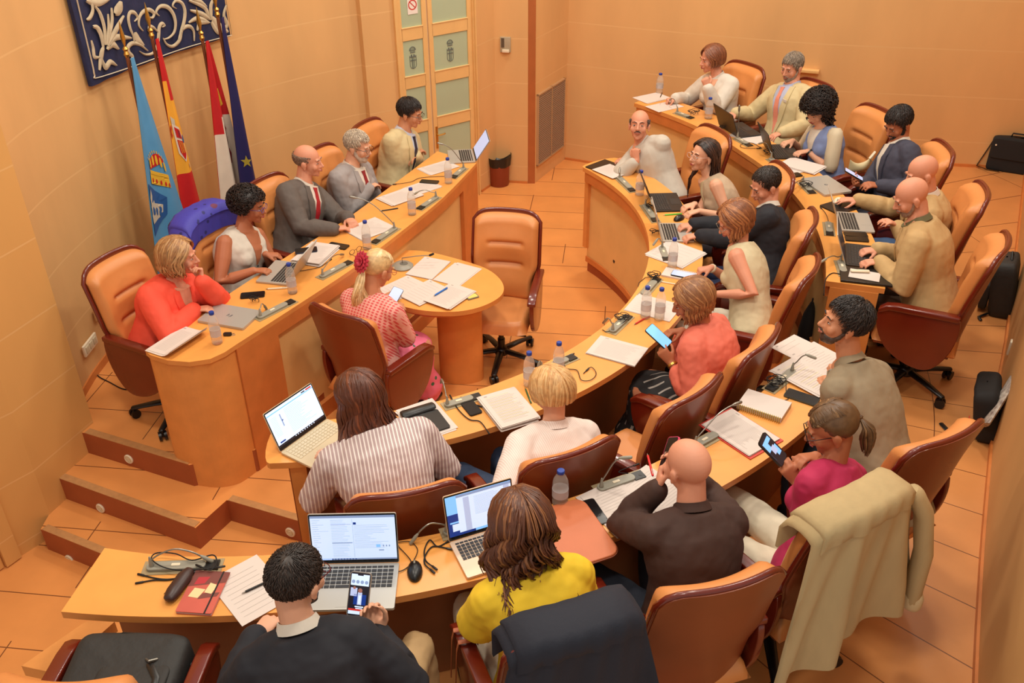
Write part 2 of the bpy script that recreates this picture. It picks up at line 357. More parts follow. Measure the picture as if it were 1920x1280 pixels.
rect(sb, .15, 1.905, .255, 2.055, 0, .002, 0, f2); sb.build('card', mat('card_white', (238, 226, 214), .6), sg, smooth=False)
sb = MB()
for k in range(28):
    a0, a1 = 2*pi*k/28, 2*pi*(k+1)/28; cc = (.2025, 1.985)
    sb.prism([(cc[0]+.045*cos(a0), cc[1]+.045*sin(a0)), (cc[0]+.045*cos(a1), cc[1]+.045*sin(a1)), (cc[0]+.035*cos(a1), cc[1]+.035*sin(a1)), (cc[0]+.035*cos(a0), cc[1]+.035*sin(a0))], .002, .003, 0, f2)
sb.prism([(cc[0]-.031, cc[1]+.025), (cc[0]-.025, cc[1]+.031), (cc[0]+.031, cc[1]-.025), (cc[0]+.025, cc[1]-.031)], .002, .003, 0, f2)
sb.build('red_ring', mat('sign_red', (205, 60, 50), .6), sg, smooth=False)
# thermostat
th = thing('thermostat', 'small grey wall thermostat with a white flap, between door and brown pillar', 'thermostat', (0, 0, 0))
A2, B2 = V((-.15, 9.34)), V((.19, 9.28)); p = onplane(948, 83, A2, B2); th.location = p
tb = MB().box((0, -.012, .0), (.105, .024, .15)); th.rotation_euler.z = math.atan2(-.06, .34); tb.build('case', mat('thermo_grey', (176, 160, 132), .5), th, bevel=.004)
MB().box((-.025, -.026, .02), (.03, .006, .09)).build('display', mat('thermo_dark', (92, 78, 62), .4), th)
MB().box((.005, -.032, -.058), (.07, .018, .03)).build('flap', PLAST, th, bevel=.003)
# ------------------------------------------------------------------ benches
def interp(tab, x):
    if x <= tab[0][0]: return tab[0][1]
    for (a, u), (b, w) in zip(tab, tab[1:]):
        if x <= b: return u+(w-u)*(x-a)/(b-a)
    return tab[-1][1]
IO = [(-90, 2.56), (-38, 2.57), (15, 2.62), (36, 2.60)]
OI = [(-100, 3.27), (-92, 3.31), (-60, 3.345), (-18, 3.355), (20, 3.37), (46, 3.47)]
OO = [(-100, 3.62), (-60, 3.63), (-18, 3.70), (25, 3.74), (46, 3.80)]
def ringpoly(fi, fo, a0, a1, n=60, round0=0, round1=0):
    inn = [tuple(pol(fi(a0+(a1-a0)*i/n), a0+(a1-a0)*i/n)[:2]) for i in range(n+1)]
    out = [tuple(pol(fo(a0+(a1-a0)*i/n), a0+(a1-a0)*i/n)[:2]) for i in range(n+1)]
    endr = []
    if round1:
        A, B = V(inn[-1]), V(out[-1]); c = (A+B)/2; t = (A-V(inn[-2])).normalized(); h = (B-A)/2
        endr = [tuple(c-h*cos(pi*k/8)+t*round1*sin(pi*k/8)) for k in range(1, 8)]
    beg = []
    if round0:
        A, B = V(out[0]), V(inn[0]); c = (A+B)/2; t = (V(inn[0])-V(inn[1])).normalized(); h = (B-A)/2
        beg = [tuple(c-h*cos(pi*k/8)+t*round0*sin(pi*k/8)) for k in range(1, 8)]
    return inn+endr+out[::-1]+beg
k_ = lambda v: (lambda a: v)
def bench(name, label, fi, fo, a0, a1, zt, zf, zpit, r0=0, r1=0, legs=()):
    t = thing(name, label, 'bench desk', pol(fi(a0), a0, zf))
    L = t.location
    def add(nm, poly, z0, z1, m, par=t, bev=0):
        b = MB().prism([(p[0]-L.x, p[1]-L.y) for p in poly], z0-L.z, z1-L.z); return b.build(nm, m, par, smooth=False, bevel=bev)
    o = add('desk_top', ringpoly(fi, fo, a0, a1, 60, r0, r1), zt-.035, zt, [DESK]); 
    o.data.materials.append(EDGE); o.data.polygons.foreach_set('material_index', [0, 0]+[1]*(len(o.data.polygons)-2)); o.data.polygons[0].material_index = 1
    add('edge_band', ringpoly(lambda a: fi(a)+.008, lambda a: fi(a)+.05, a0+.5, a1-.5), zt-.12, zt-.036, BAND)
    add('front_panel', ringpoly(lambda a: fi(a)+.06, lambda a: fi(a)+.085, a0+.6, a1-.6), zpit, zt-.036, [PANEL])
    add('back_lining', ringpoly(lambda a: fi(a)+.087, lambda a: fi(a)+.10, a0+.6, a1-.6), zf+.002, zt-.036, UNDER)
    add('foot_rail', ringpoly(lambda a: fi(a)+.045, lambda a: fi(a)+.059, a0+.6, a1-.6), zpit, zpit+.05, BAND)
    for la in legs:
        a, w = la; add('end_panel', ringpoly(lambda x: fi(x)+.03, lambda x: fo(x)-.03, a-w, a+w, 3), zf+.002, zt-.036, EDGE)
    return t
inner = bench('curved_bench', 'inner curved beech bench around the central floor', k_(2.235), lambda a: interp(IO, a), -88, 33.5, ZI, FI, .105, r0=.04, r1=.05, legs=((-85.2, .9), (33, .6)))
outer1 = bench('curved_bench', 'outer curved beech bench in the foreground, ending at the lower left', lambda a: interp(OI, a), lambda a: interp(OO, a), -97.2, -34.3, ZO, FO, FI, legs=((-34.7, .5),))
outer2 = bench('curved_bench', 'outer curved beech bench at the back right, before the rear wall', lambda a: interp(OI, a), lambda a: interp(OO, a), -17.9, 45.6, ZO, FO, FI, legs=((-17.4, .6), (45, .5)))
# low side shelf under the left end of the outer bench
b = MB().prism([(P(160, 1165, .75)-P(160, 1165, .75))[:2], (P(40, 1248, .75)-P(160, 1165, .75))[:2], (P(105, 1262, .75)-P(160, 1165, .75))[:2], (P(215, 1165, .75)-P(160, 1165, .75))[:2]], -.06, 0)
b.build('side_shelf', EDGE, outer1, smooth=False).location = P(160, 1165, .75)-outer1.location
# dais desk
front = smoothline([(-1.62, 4.57), (-1.25, 5.2), (-1.045, 5.57), (-.79, 6.11), (-.53, 6.70), (-.285, 7.44)], 4)
back = smoothline([(-2.13, 4.51), (-2.0, 4.78), (-1.80, 5.22), (-1.53, 5.75), (-1.24, 6.3), (-.94, 7.0), (-.64, 7.72)], 4)
nosep = [(-2.09, 4.47), (-1.97, 4.41), (-1.84, 4.39), (-1.73, 4.42), (-1.665, 4.49)]
dd = thing('dais_desk', 'long raised beech desk of the presiding row, with a rounded left end', 'desk', (-1.8, 4.6, FD)); L = dd.location
def dadd(nm, poly, z0, z1, m): return MB().prism([(p[0]-L.x, p[1]-L.y) for p in poly], z0-L.z, z1-L.z).build(nm, m, dd, smooth=False)
o = dadd('desk_top', nosep+front+back[::-1], ZD-.03, ZD, [DESK, EDGE]); o.data.polygons.foreach_set('material_index', [1, 0]+[1]*(len(o.data.polygons)-2))
def inset(pts, d):
    out = []; n = len(pts)
    for i in range(n):
        t = (V(pts[min(i+1, n-1)])-V(pts[max(i-1, 0)])).normalized(); out.append(tuple(V(pts[i])+V((-t.y, t.x))*d))
    return out
NB = smoothline([(-2.12, 4.52), (-2.085, 4.478), (-1.97, 4.425), (-1.84, 4.405), (-1.735, 4.435), (-1.675, 4.50), (-1.632, 4.575)], 4)
dadd('rounded_end', NB+[(-1.72, 4.62), (-2.06, 4.66)], 0, ZD-.03, EDGE)
fr = front
dadd('edge_band', inset(fr, .0)+inset(fr, .05)[::-1], ZD-.115, ZD-.03, [BAND])
dadd('front_panel', inset(fr, .035)+inset(fr, .06)[::-1], .0, ZD-.12, [PANEL])
dadd('plinth', inset(fr, .0)+inset(fr, .034)[::-1], 0, .12, BAND)
for i in (0, len(fr)-3):
    dadd('upright', fr[i:i+3]+inset(fr[i:i+3], .034)[::-1], .12, ZD-.115, BAND)
dadd('end_panel', [fr[-1], back[-1], (back[-1][0]-.02, back[-1][1]-.03), (fr[-1][0]-.02, fr[-1][1]-.03)], 0, ZD-.03, EDGE)
# round-ended clerk table
rt = thing('clerk_table', 'low round-ended beech table standing against the dais desk', 'table', (-.35, 5.6, 0)); L = rt.location
tp = smoothline([(-.80, 6.20), (-.62, 6.17), (-.35, 6.02), (-.17, 5.88), (-.07, 5.70), (-.06, 5.53), (-.14, 5.40), (-.27, 5.31), (-.42, 5.28), (-.62, 5.31), (-.85, 5.42), (-1.05, 5.52)], 5)
RP = lambda pts, k=1., c=V((-.5, 5.7)): [tuple((V(p)-c)*k+c-V((L.x, L.y))) for p in pts]
o = MB().prism(RP(tp), ZR-.035, ZR).build('table_top', [DESK, EDGE], rt, smooth=False); o.data.polygons.foreach_set('material_index', [0, 0]+[1]*(len(o.data.polygons)-2))
MB().prism(RP(tp, .9), ZR-.07, ZR-.035).build('apron', BAND, rt, smooth=False)
MB().prism([(.16*cos(a)*1.0-.02, .09*sin(a)-.0) for a in [2*pi*k/32 for k in range(32)]], 0, ZR-.07).build('pedestal', EDGE, rt, smooth=True)
# ------------------------------------------------------------------ swivel chair
TAN = mat('tan_leather', (214, 138, 76), .42, noise=.06, ns=6, bump=.12, bs=14)
SHELL = mat('shell_leather', (126, 56, 26), .33, noise=.12, ns=4, coat=.15)
BURG = mat('burgundy_wood', (108, 32, 16), .25, noise=.08, ns=7, coat=.4)
def bk(u, v, o=0.):
    """backrest surface: u -1..1, v 0..1"""
    e = max(0, min(1, (v-.22)/.25)); hw = .205+.035*e*e*(3-2*e)-.006*v
    z = .44+v*.63-.045*abs(u)**7*max(0, v-.5)*2+.05*abs(u)**5*max(0, .3-v)*3
    y = -.225-.085*v-.03*v*v+.05*abs(u)**2.2+o
    return V((u*hw, y, z))
def make_chair():
    t = thing('swivel_chair', 'x', 'chair')
    nu, nv = 22, 30
    def pf(U, W):
        u = U*2-1; v = W; e = min(1, (1-abs(u))/.14)**.5*min(1, min(v, 1-v)/.07)**.5
        g = 0
        for gv in (.45, .70): g += math.exp(-((v-gv)/.022)**2)*max(0, min(1, (.62-abs(u))/.12))
        puff = .012*math.cos((v-.2)*pi*4)*(1-abs(u)**2)
        return bk(u, v, .018+.062*e-.026*g+puff*e)
    MB().grid(pf, 36, 44, thick=lambda U, W: bk((U*2-1), W, .0)).build('back_cushion', TAN, t, ang=1.4)
    MB().grid(lambda U, W: bk((U*2-1)*1.05, -.04+W*1.065, -.002), nu, nv, thick=lambda U, W: bk((U*2-1)*1.05, -.04+W*1.065, -.03+.0*abs(U*2-1))).build('back_shell', SHELL, t, ang=1.2)
    rim = [bk(-1.05, -.02+k*.05, -.012) for k in range(20)]+[bk(-1.05+2.1*k/16, 1.025, -.012) for k in range(17)]+[bk(1.05, .93-k*.05, -.012) for k in range(20)]
    MB().tube(rim, .0135, 8).build('back_rim', BURG, t, ang=1.4)
    def sf(U, W):
        u, w = U*2-1, W*2-1; e = min(1, (1-abs(u))/.16)**.5*min(1, (1-abs(w))/.16)**.5
        return V((u*(.236-.015*(w > 0)*w), .0+w*.255-.03*abs(u)**3*(w > 0), .40+.085*e-.02*(1-u*u)*(1-w*w)+(-.015*max(0, w)**2)))
    MB().grid(sf, 26, 26, thick=lambda U, W: V(((U*2-1)*.225, (W*2-1)*.245, .385))).build('seat_cushion', TAN, t, ang=1.4)
    MB().box((0, 0, .375), (.44, .44, .02)).build('seat_base', SHELL, t, bevel=.006)
    for s in (-1, 1):
        poly = [(-.23, .66), (.12, .65), (.20, .64), (.225, .60), (.21, .50), (.15, .39), (.06, .32), (-.04, .285), (-.12, .29), (-.18, .35), (-.225, .46), (-.24, .58)]
        poly = smoothline(poly+[poly[0]], 3)[:-1]
        MB().prism(poly, s*.244, s*.274, f=lambda p, x: (x, p[0], p[1])).build('arm_panel', BURG, t, bevel=.006)
        MB().prism([(-.225, .655), (-.225, .69), (.12, .68), (.185, .668), (.225, .635), (.22, .61), (.16, .64)], s*.228, s*.288, f=lambda p, x: (x, p[0], p[1])).build('armrest', BURG, t, bevel=.008)
    MB().lathe([(.028, .09), (.028, .2), (.02, .2), (.02, .32), (.05, .33), (.10, .365)], 14).build('gas_column', BLACK, t)
    b = MB().lathe([(.05, .07), (.055, .1), (.035, .13)], 14)
    for k in range(5):
        a = rad(90+72*k); d = V((cos(a), sin(a), 0)); b.tube([d*.03+V((0, 0, .10)), d*.17+V((0, 0, .092)), d*.31+V((0, 0, .075))], [(.03, .017), (.026, .015), (.02, .012)], 8, side=V((-d.y, d.x, 0)))
    b.build('star_base', BLACK, t, ang=1.2)
    for k in range(5):
        a = rad(90+72*k); d = V((cos(a), sin(a), 0)); c = MB(); q = V((-sin(a+.6), cos(a+.6), 0))
        for s in (-1, 1):
            e = d*.305+V((0, 0, .032))+q*s*.017; c.tube([e-q*.009, e+q*.009], .031, 14, caps=1)
        c.tube([d*.305+V((0, 0, .03)), d*.305+V((0, 0, .075))], .012, 6)
        c.build('caster', BLACK, t)
    return t
proto = make_chair(); used = [0]
def chair(x, y, z, face, label, group):
    """face = plan direction the sitter looks at, degrees from +x"""
    rz = rad(face-90)
    if not used[0]:
        used[0] = 1; proto.location = (x, y, z); proto.rotation_euler.z = rz; proto['label'] = label; proto['group'] = group; return proto
    return dup(proto, (x, y, z), rz, label, group)
def ringchair(R, a, z, label, group, turn=0, dx=0, dy=0):
    p = pol(R, a, z); return chair(p.x+dx, p.y+dy, z, a+180+turn, label, group)
GI, GO, GD = 'swivel chairs around the inner bench', 'swivel chairs around the outer bench', 'swivel chairs behind the dais desk'
CH = {}
CH['fl'] = ringchair(3.87, -92.2, FO, 'chair carrying a black rucksack at the lower left corner', GO)
CH['front'] = ringchair(4.14, -80.8, FO, 'chair of the man in the navy jacket who holds up a phone', GO)
CH['yellow'] = ringchair(3.93, -69.8, FO, 'chair with a navy jacket hung over it, woman in yellow top seated', GO)
CH['brown'] = ringchair(3.96, -61.5, FO, 'chair of the bald man in the brown jumper, its bare back to the viewer', GO, -11)
CH['magenta'] = ringchair(3.97, -52.5, FO, 'chair under a beige coat, woman in magenta top seated', GO, -7)
CH['grey'] = ringchair(3.98, -42.8, FO, 'chair of the bearded man in the grey blazer, leaning away at the right', GO, -18)
CH['tan'] = ringchair(3.96, -15.5, FO, 'chair of the bald man in the tan suit at the end of the back bench', GO, -14)
CH['tan2'] = ringchair(4.02, -5.2, FO, 'chair partly behind the bald man in tan, second from the back bench end', GO, -12)
CH['navy'] = ringchair(4.08, 5, FO, 'chair of the bearded man in the blue blazer looking at his phone', GO, -10)
CH['bagc'] = ringchair(4.05, 15.5, FO, 'chair with a cream handbag, of the curly haired woman', GO, 2)
CH['tie'] = ringchair(4.05, 26, FO, 'chair of the man in the beige suit and salmon tie', GO)
CH['white'] = ringchair(3.93, 36.1, FO, 'chair of the writing woman in the white blouse, at the rear wall', GO, -3)
CH['striped'] = ringchair(2.93, -75.3, FI, 'chair of the woman in the striped dress, first at the inner bench', GI)
CH['blonde'] = ringchair(2.95, -62.2, FI, 'chair of the short haired blonde woman in the pale shirt', GI)
CH['empty'] = ringchair(2.93, -49.5, FI, 'empty chair with its tan seat in view at the inner bench', GI, 5)
CH['coral'] = ringchair(2.93, -38.5, FI, 'chair of the woman in the salmon blouse holding a phone', GI, 3)
CH['cream'] = ringchair(2.93, -21.5, FI, 'chair of the woman in the cream sleeveless top', GI, -5)
CH['dark'] = ringchair(2.93, -9, FI, 'chair of the typing man in the dark blazer', GI, -8)
CH['long'] = ringchair(2.93, 5, FI, 'chair of the woman with very long dark hair', GI)
CH['shirt'] = ringchair(2.80, 21, FI, 'chair of the bald man in the white shirt resting his chin on his fist', GI)
def dchair(x, y, f, lab): return chair(x, y, FD, f, lab, GD)
dchair(-2.2, 4.98, -25, 'chair of the woman in the coral jacket, nearest the steps'); dchair(-1.84, 5.62, -27, 'chair with a purple blue coat over it, woman in white vest seated')
dchair(-1.53, 6.19, -27, 'chair of the man in the dark grey suit on the dais'); dchair(-1.24, 6.82, -25, 'chair of the white bearded man on the dais'); dchair(-.94, 7.44, -25, 'chair of the man in the pale suit at the far end of the dais')
chair(-.86, 5.0, 0, 57, 'chair of the blonde clerk with the red flower, side on', 'swivel chairs at the clerk table')
chair(-.08, 5.82, 0, 260, 'empty chair facing the viewer behind the round-ended table', 'swivel chairs at the clerk table')
# ------------------------------------------------------------------ small things on the benches
PAPER = mat('paper', (216, 202, 193), .8); INK = mat('ink_grey', (176, 164, 156), .8); INKD = mat('ink_dark', (90, 86, 92), .8)
HILITE = mat('highlighter', (238, 222, 130), .7); WATER = mat('pet', (240, 236, 228), .1, trans=.6, ior=1.1, alpha=.45); CAPB = mat('cap_blue', (28, 60, 150), .4)
LABELM = mat('bottle_label', (196, 186, 196), .5); LABELG = mat('label_print', (120, 120, 190), .5)
SILVER = mat('laptop_silver', (186, 182, 174), .35, metal=.35); GOLD = mat('laptop_champagne', (226, 196, 168), .4, metal=.25); KEYD = mat('keys_dark', (48, 46, 46), .5); KEYL = mat('keys_light', (206, 190, 160), .5)
CREAML = mat('laptop_cream', (206, 188, 154), .4, metal=.1)
LBLK = mat('laptop_black', (34, 32, 33), .45); SCRN = lambda n, c, e=1.: mat(n, c, .3, emit=e)
S_WHITE = SCRN('screen_white', (196, 216, 244), .72); S_BLUE = SCRN('screen_blue', (120, 178, 235), .8); S_NAVY = SCRN('screen_navy', (22, 52, 130), .6)
S_GREY = SCRN('screen_grey', (160, 172, 205), .8); S_LINE = SCRN('screen_line', (130, 150, 190), .6); S_DARK = SCRN('screen_dark', (36, 34, 44), .3); S_RED = SCRN('screen_red', (190, 52, 44), .6); S_SKIN = SCRN('screen_skin', (150, 100, 90), .5)
BEZEL = mat('bezel', (18, 18, 20), .2)
def yaw2(a, b): d = V(b)-V(a); return math.atan2(d.y, d.x)
def desk2(p0, p1, z): a, b = P(*p0, z), P(*p1, z); return (a+b)/2, yaw2(a, b), (b-a).length
_bot = []
def bottle(px, py, z, label, h=.215, group='water bottles with blue caps'):
    loc = P(px, py, z)
    if _bot:
        o = dup(_bot[0], loc, R_.random()*6, label, group); o.scale = (1, 1, h/.215) if h > .2 else (1.12, 1.12, h/.215); return o
    t = thing('water_bottle', label, 'bottle', loc, 0, group); _bot.append(t)
    pr = [(.026, 0), (.031, .006), (.031, .03), (.0295, .034), (.031, .038), (.031, .12), (.0295, .124), (.031, .128), (.029, .15), (.021, .175), (.0135, .19), (.0125, .2)]
    MB().lathe(pr, 22).build('bottle_body', WATER, t, ang=1.4)
    MB().lathe([(.0, .004), (.0285, .006), (.0285, .10), (0.0, .10)], 18).build('water', mat('water', (240, 236, 228), .05, trans=.9, ior=1.15, alpha=.5), t)
    MB().lathe([(.0318, .055), (.0318, .1)], 22).build('label_band', mat('label_band', (205, 200, 205), .5, alpha=.55), t)
    MB().lathe([(.0145, .196), (.0150, .198), (.0150, .213), (.0135, .215)], 16).build('cap', CAPB, t)
    return t
def textlines(b, w, h, z, rows, m=1, x0=-.38, x1=.38, y0=.38, y1=-.38, f=None):
    f = f or (lambda x, y: (x, y, z))
    for k in range(rows):
        y = (y0+(y1-y0)*k/max(1, rows-1))*h; a = x0*w; e = (x1-R_.random()*.18)*w
        b.add([f(a, y), f(e, y), f(e, y+.0013), f(a, y+.0013)], [(0, 1, 2, 3)], m)
def paper(c, yaw, z, label, w=.21, h=.297, n=1, rows=0, hil=False, group='loose papers on the benches', name='paper_sheet', curl=0., spread=.03, part=None):
    """sheet(s): local +Y is the top of the page"""
    t = thing(name, label, 'paper', (c.x, c.y, z), yaw, group)
    for k in range(n):
        b = MB(); zz = .0012+.0022*k; a = (R_.random()-.5)*spread*2 if k < n-1 else 0; ox, oy = ((R_.random()-.5)*spread, (R_.random()-.5)*spread) if k < n-1 else (0, 0)
        r = M.Rotation(a, 3, 'Z')
        g = lambda U, W, dz=0: r@V(((U-.5)*w+ox, (W-.5)*h+oy, zz+dz+curl*max(0, U-.55)**2))
        b.grid(lambda U, W: g(U, W, .0012), 8, 4, thick=lambda U, W: g(U, W, 0))
        if k == n-1:
            if rows: textlines(b, w, h, zz+.0017, rows, y0=.34)
            if hil: textlines(b, w, h, zz+.0016, rows//2, 2)
            b.add([(-.38*w, .42*h, zz+.0017), (-.3*w, .42*h, zz+.0017), (-.3*w, .45*h, zz+.0017), (-.38*w, .45*h, zz+.0017)], [(0, 1, 2, 3)], 1)
        b.build('sheet', [PAPER, INK, HILITE], t, smooth=False)
    return t
def rrect(w, h, r, n=5):
    out = []
    for cx, cy, a0 in ((w/2-r, h/2-r, 0), (-w/2+r, h/2-r, 90), (-w/2+r, -h/2+r, 180), (w/2-r, -h/2+r, 270)):
        out += [(cx+r*cos(rad(a0+90*k/n)), cy+r*sin(rad(a0+90*k/n))) for k in range(n+1)]
    return out
def phone(loc, yaw, label, case=BLACK, scr=None, mat3=None, w=.074, h=.152):
    t = thing('smartphone', label, 'phone', loc, yaw)
    if mat3 is not None: t.rotation_mode = 'QUATERNION'; t.rotation_quaternion = mat3.to_quaternion()
    MB().prism(rrect(w, h, .011), 0, .0085).build('phone_case', case, t, smooth=False)
    MB().prism(rrect(w-.005, h-.005, .009), .0086, .0092).build('screen', scr or BEZEL, t, smooth=False)
    return t
def laptop(c, yaw, z, label, body=SILVER, keys=KEYD, w=.32, d=.22, op=108, ui=None, lid=None, logo=False, group=None):
    """hinge centre c; the user sits at local -Y"""
    t = thing('laptop', label, 'laptop', (c.x, c.y, z), yaw, group or 'open laptops')
    MB().prism([(p[0], p[1]-d/2) for p in rrect(w, d, .008)], .002, .014).build('keyboard_deck', body, t, smooth=False, bevel=.0015)
    b = MB(); nx = 14
    for r in range(6):
        y = -.022-r*.0185*d/.22; x = -w/2+.018
        for k in range(nx):
            ww = (w-.036)/nx
            if r == 5 and 3 < k < 9:
                if k == 4: b.box((x+ww*2.5, y, .0150), (ww*5-.003, .014, .002))
            else: b.box((x+ww/2, y, .0150), (ww-.003, .014 if r else .009, .002))
            x += ww
    kb = b.build('keys', keys, t, smooth=False)
    MB().box((0, -d+.045*d/.22, .0143), (.105, .07*d/.22, .0008)).build('trackpad', body if body != LBLK else KEYD, t, smooth=False)
    hd = bpy.data.objects.new('display_lid', None); a = rad(op)
    T = M.Translation((0, .002, .013)) @ M.Rotation(-(a), 4, 'X') @ M.Translation((0, 0, 0))
    # lid built lying over the deck (towards -Y), then swung open
    def g(x, y, zz): return T@V((x, -y, -zz))
    hh = d*.98; b = MB().prism([(p[0], p[1]+hh/2) for p in rrect(w, hh, .008)], -.006, 0, f=lambda p, q: g(p[0], p[1], q))
    ld = b.build('display_lid', lid or body, t, smooth=False)
    MB().prism([(p[0], p[1]+hh/2) for p in rrect(w-.004, hh-.004, .007)], .0002, .0008, f=lambda p, q: g(p[0], p[1], q)).build('bezel', BEZEL, ld, smooth=False)
    sb = MB(); x0, x1, y0, y1 = -w/2+.007, w/2-.007, .018, hh-.008
    def q(u0, v0, u1, v1, m, o=.0010): X = lambda u: x0+(x1-x0)*u; Y = lambda v_: y0+(y1-y0)*v_; sb.add([g(X(u0), Y(v0), o), g(X(u1), Y(v0), o), g(X(u1), Y(v1), o), g(X(u0), Y(v1), o)], [(0, 1, 2, 3)], m)
    if ui is None: q(0, 0, 1, 1, 5)
    else: ui(q)
    sb.build('screen', [S_WHITE, S_BLUE, S_NAVY, S_GREY, S_LINE, S_DARK, S_RED], ld, smooth=False)
    if logo:
        lb = MB(); cc = (0, hh/2)
        for k in range(20):
            a0, a1 = 2*pi*k/20, 2*pi*(k+1)/20
            lb.add([g(cc[0]+.012*cos(e), cc[1]+.012*sin(e), -.0065) for e in (a0, a1)]+[g(cc[0], cc[1], -.0065)], [(0, 1, 2)])
        lb.build('lid_logo', INKD, ld, smooth=False)
    return t
def ui_mail(q):
    q(0, 0, 1, 1, 0); q(0, .95, 1, 1, 4, .0011); q(0, 0, .22, .95, 0, .0011); 
    for k in range(17): q(.02, .9-k*.05, .06+R_.random()*.1, .906-k*.05, 4, .0013)
    for k in range(24): q(.24, .9-k*.036, .36+R_.random()*.1, .905-k*.036, 4, .0013)
    q(.495, .05, .498, .92, 4, .0013); q(.05, .655, .21, .665, 3, .0014); q(.24, .80, .48, .815, 3, .0014); q(.24, .38, .48, .40, 4, .0014)
    for k in range(16): q(.51, .78-k*.034, .66+R_.random()*.3, .785-k*.034, 4, .0013)
    q(.505, .80, .54, .85, 2, .0015); q(.76, .28, .81, .34, 1, .0015)
    for k in range(3): q(.84+k*.035, .29, .855+k*.035, .33, 4, .0015)
    q(.79, .20, .85, .225, 4, .0015); q(0, 0, 1, .035, 4, .0011)
    for k in range(9): q(.22+k*.035, .01, .235+k*.035, .03, 2, .0015)
def ui_doc(q):
    q(0, 0, 1, 1, 1); q(0, .0, .2, .55, 2, .0011); q(.03, .32, .17, .36, 1, .0013); q(.06, .12, .18, .3, 0, .0013); q(.10, 0, .4, .2, 2, .00115); q(.16, .06, 1, .93, 0, .0014); q(.16, .93, 1, .99, 4, .0014); q(.26, .06, .35, .9, 3, .0016); q(.88, .5, .97, .93, 3, .0016)
    for k in range(16): q(.42, .86-k*.03, .8-R_.random()*.1, .865-k*.03, 4, .0016)
    q(.6, .2, .85, .21, 3, .0016)
def ui_page(q):
    q(0, 0, 1, 1, 0); q(0, .9, 1, .93, 1, .0012); q(0, .0, 1, .06, 5, .0012)
    for k in range(18): q(.34, .84-k*.04, .6+R_.random()*.3, .845-k*.04, 4, .0013)
    for k in range(14): q(.04, .8-k*.04, .16, .804-k*.04, 4, .0013)
    q(.76, .94, .84, .97, 5, .0014); q(.86, .94, .98, .98, 6, .0014); q(.23, .45, .25, .8, 4, .0014); q(.24, .6, .265, .63, 2, .0015); q(.05, .09, .16, .13, 2, .0014)
    for k in range(9): q(.35+k*.05, .02, .37+k*.05, .045, 0, .0015)
def console(p0, p1, z, label, tip=None, nf=.15, sock=True, flip=False, gh=.10, btn=True):
    """flush microphone console from pixel p0 (neck end) to p1; tip = (px,py,height) of the microphone head"""
    c, yw, L = desk2(p0, p1, z); L = max(.22, min(.36, L))
    t = thing('microphone_console', label, 'microphone', (c.x, c.y, z), yw, 'gooseneck microphone consoles')
    MB().box((0, 0, .0015), (L, .075, .003)).build('base_plate', mat('plate_metal', (168, 150, 116), .45, metal=.3), t, smooth=False)
    MB().prism([(p[0]-L*.08, p[1]) for p in rrect(L*.74, .045, .02)], .003, .016).build('console_body', GREYP, t, smooth=False, bevel=.003)
    MB().prism([(p[0]-L*.08, p[1]) for p in rrect(.035, .014, .004)], .016, .018).build('talk_button', PLAST, t, smooth=False)
    if sock: MB().box((L*.37, 0, .006), (.055, .05, .008)).build('socket_box', BLACK, t, smooth=False)
    if tip:
        ti = P(tip[0], tip[1], z+tip[2]); r = M.Rotation(-yw, 3, 'Z'); e = r@(ti-t.location); b0 = V((-L*.38, 0, .016))
        d = e-b0; pts = [b0, b0+V((0, 0, .03))+d*.03, b0+d*.22+V((0, 0, gh*.8)), b0+d*.5+V((0, 0, gh)), b0+d*.78+V((0, 0, gh*.62)), e]
        sp = [V(p) for p in smoothline([tuple(p) for p in pts], 5)]
        nk = MB().tube(sp, .0035, 7).build('gooseneck', STEEL, t)
        MB().tube([b0-V((0, 0, .002)), b0+V((0, 0, .02)), b0+V((0, 0, .045))], [.011, .008, .004], 10).build('neck_socket', GREYP, t)
        u = (sp[-1]-sp[-4]).normalized(); MB().tube([sp[-1]-u*.02, sp[-1]-u*.005, sp[-1]+u*.03], [.005, .0085, .008], 10).build('microphone_head', STEEL if R_.random() < .5 else GREYP, t)
    return t
def cable(pts, z, label, r=.0022, plug=True, m=BLACKM, lift=.004, group='black charging cables'):
    w = [P(x, y, z+lift+(R_.random()*.004)) for x, y in pts]; o = w[0]
    t = thing('charging_cable', label, 'cable', (o.x, o.y, z), 0, group)
    sp = [V(p)-t.location for p in smoothline([tuple(p) for p in w], 6)]
    MB().tube(sp, r, 6).build('cord', m, t, ang=2)
    if plug:
        for a, b in ((0, 1), (-1, -2)):
            u = (sp[a]-sp[b]).normalized(); MB().tube([sp[a]-u*.004, sp[a]+u*.022], .0045, 8).build('plug', BLACK, t)
    return t
def coil(px, py, z, label, rad_=.035, turns=5, tail=None):
    c = P(px, py, z); t = thing('coiled_cable', label, 'cable', (c.x, c.y, z), 0, 'coiled headset cables')
    pts = []
    for k in range(turns*12):
        a = 2*pi*k/12; rr = rad_*(.7+.3*sin(k*.37)); pts.append(V((rr*cos(a)*1.2, rr*sin(a)*.8, .006+.028*abs(sin(k*.21))+.003*(k % 5))))
    if tail: pts += [P(x, y, z+.004)-t.location for x, y in tail]
    MB().tube(pts, .0022, 5).build('cord', BLACKM, t, ang=2); return t
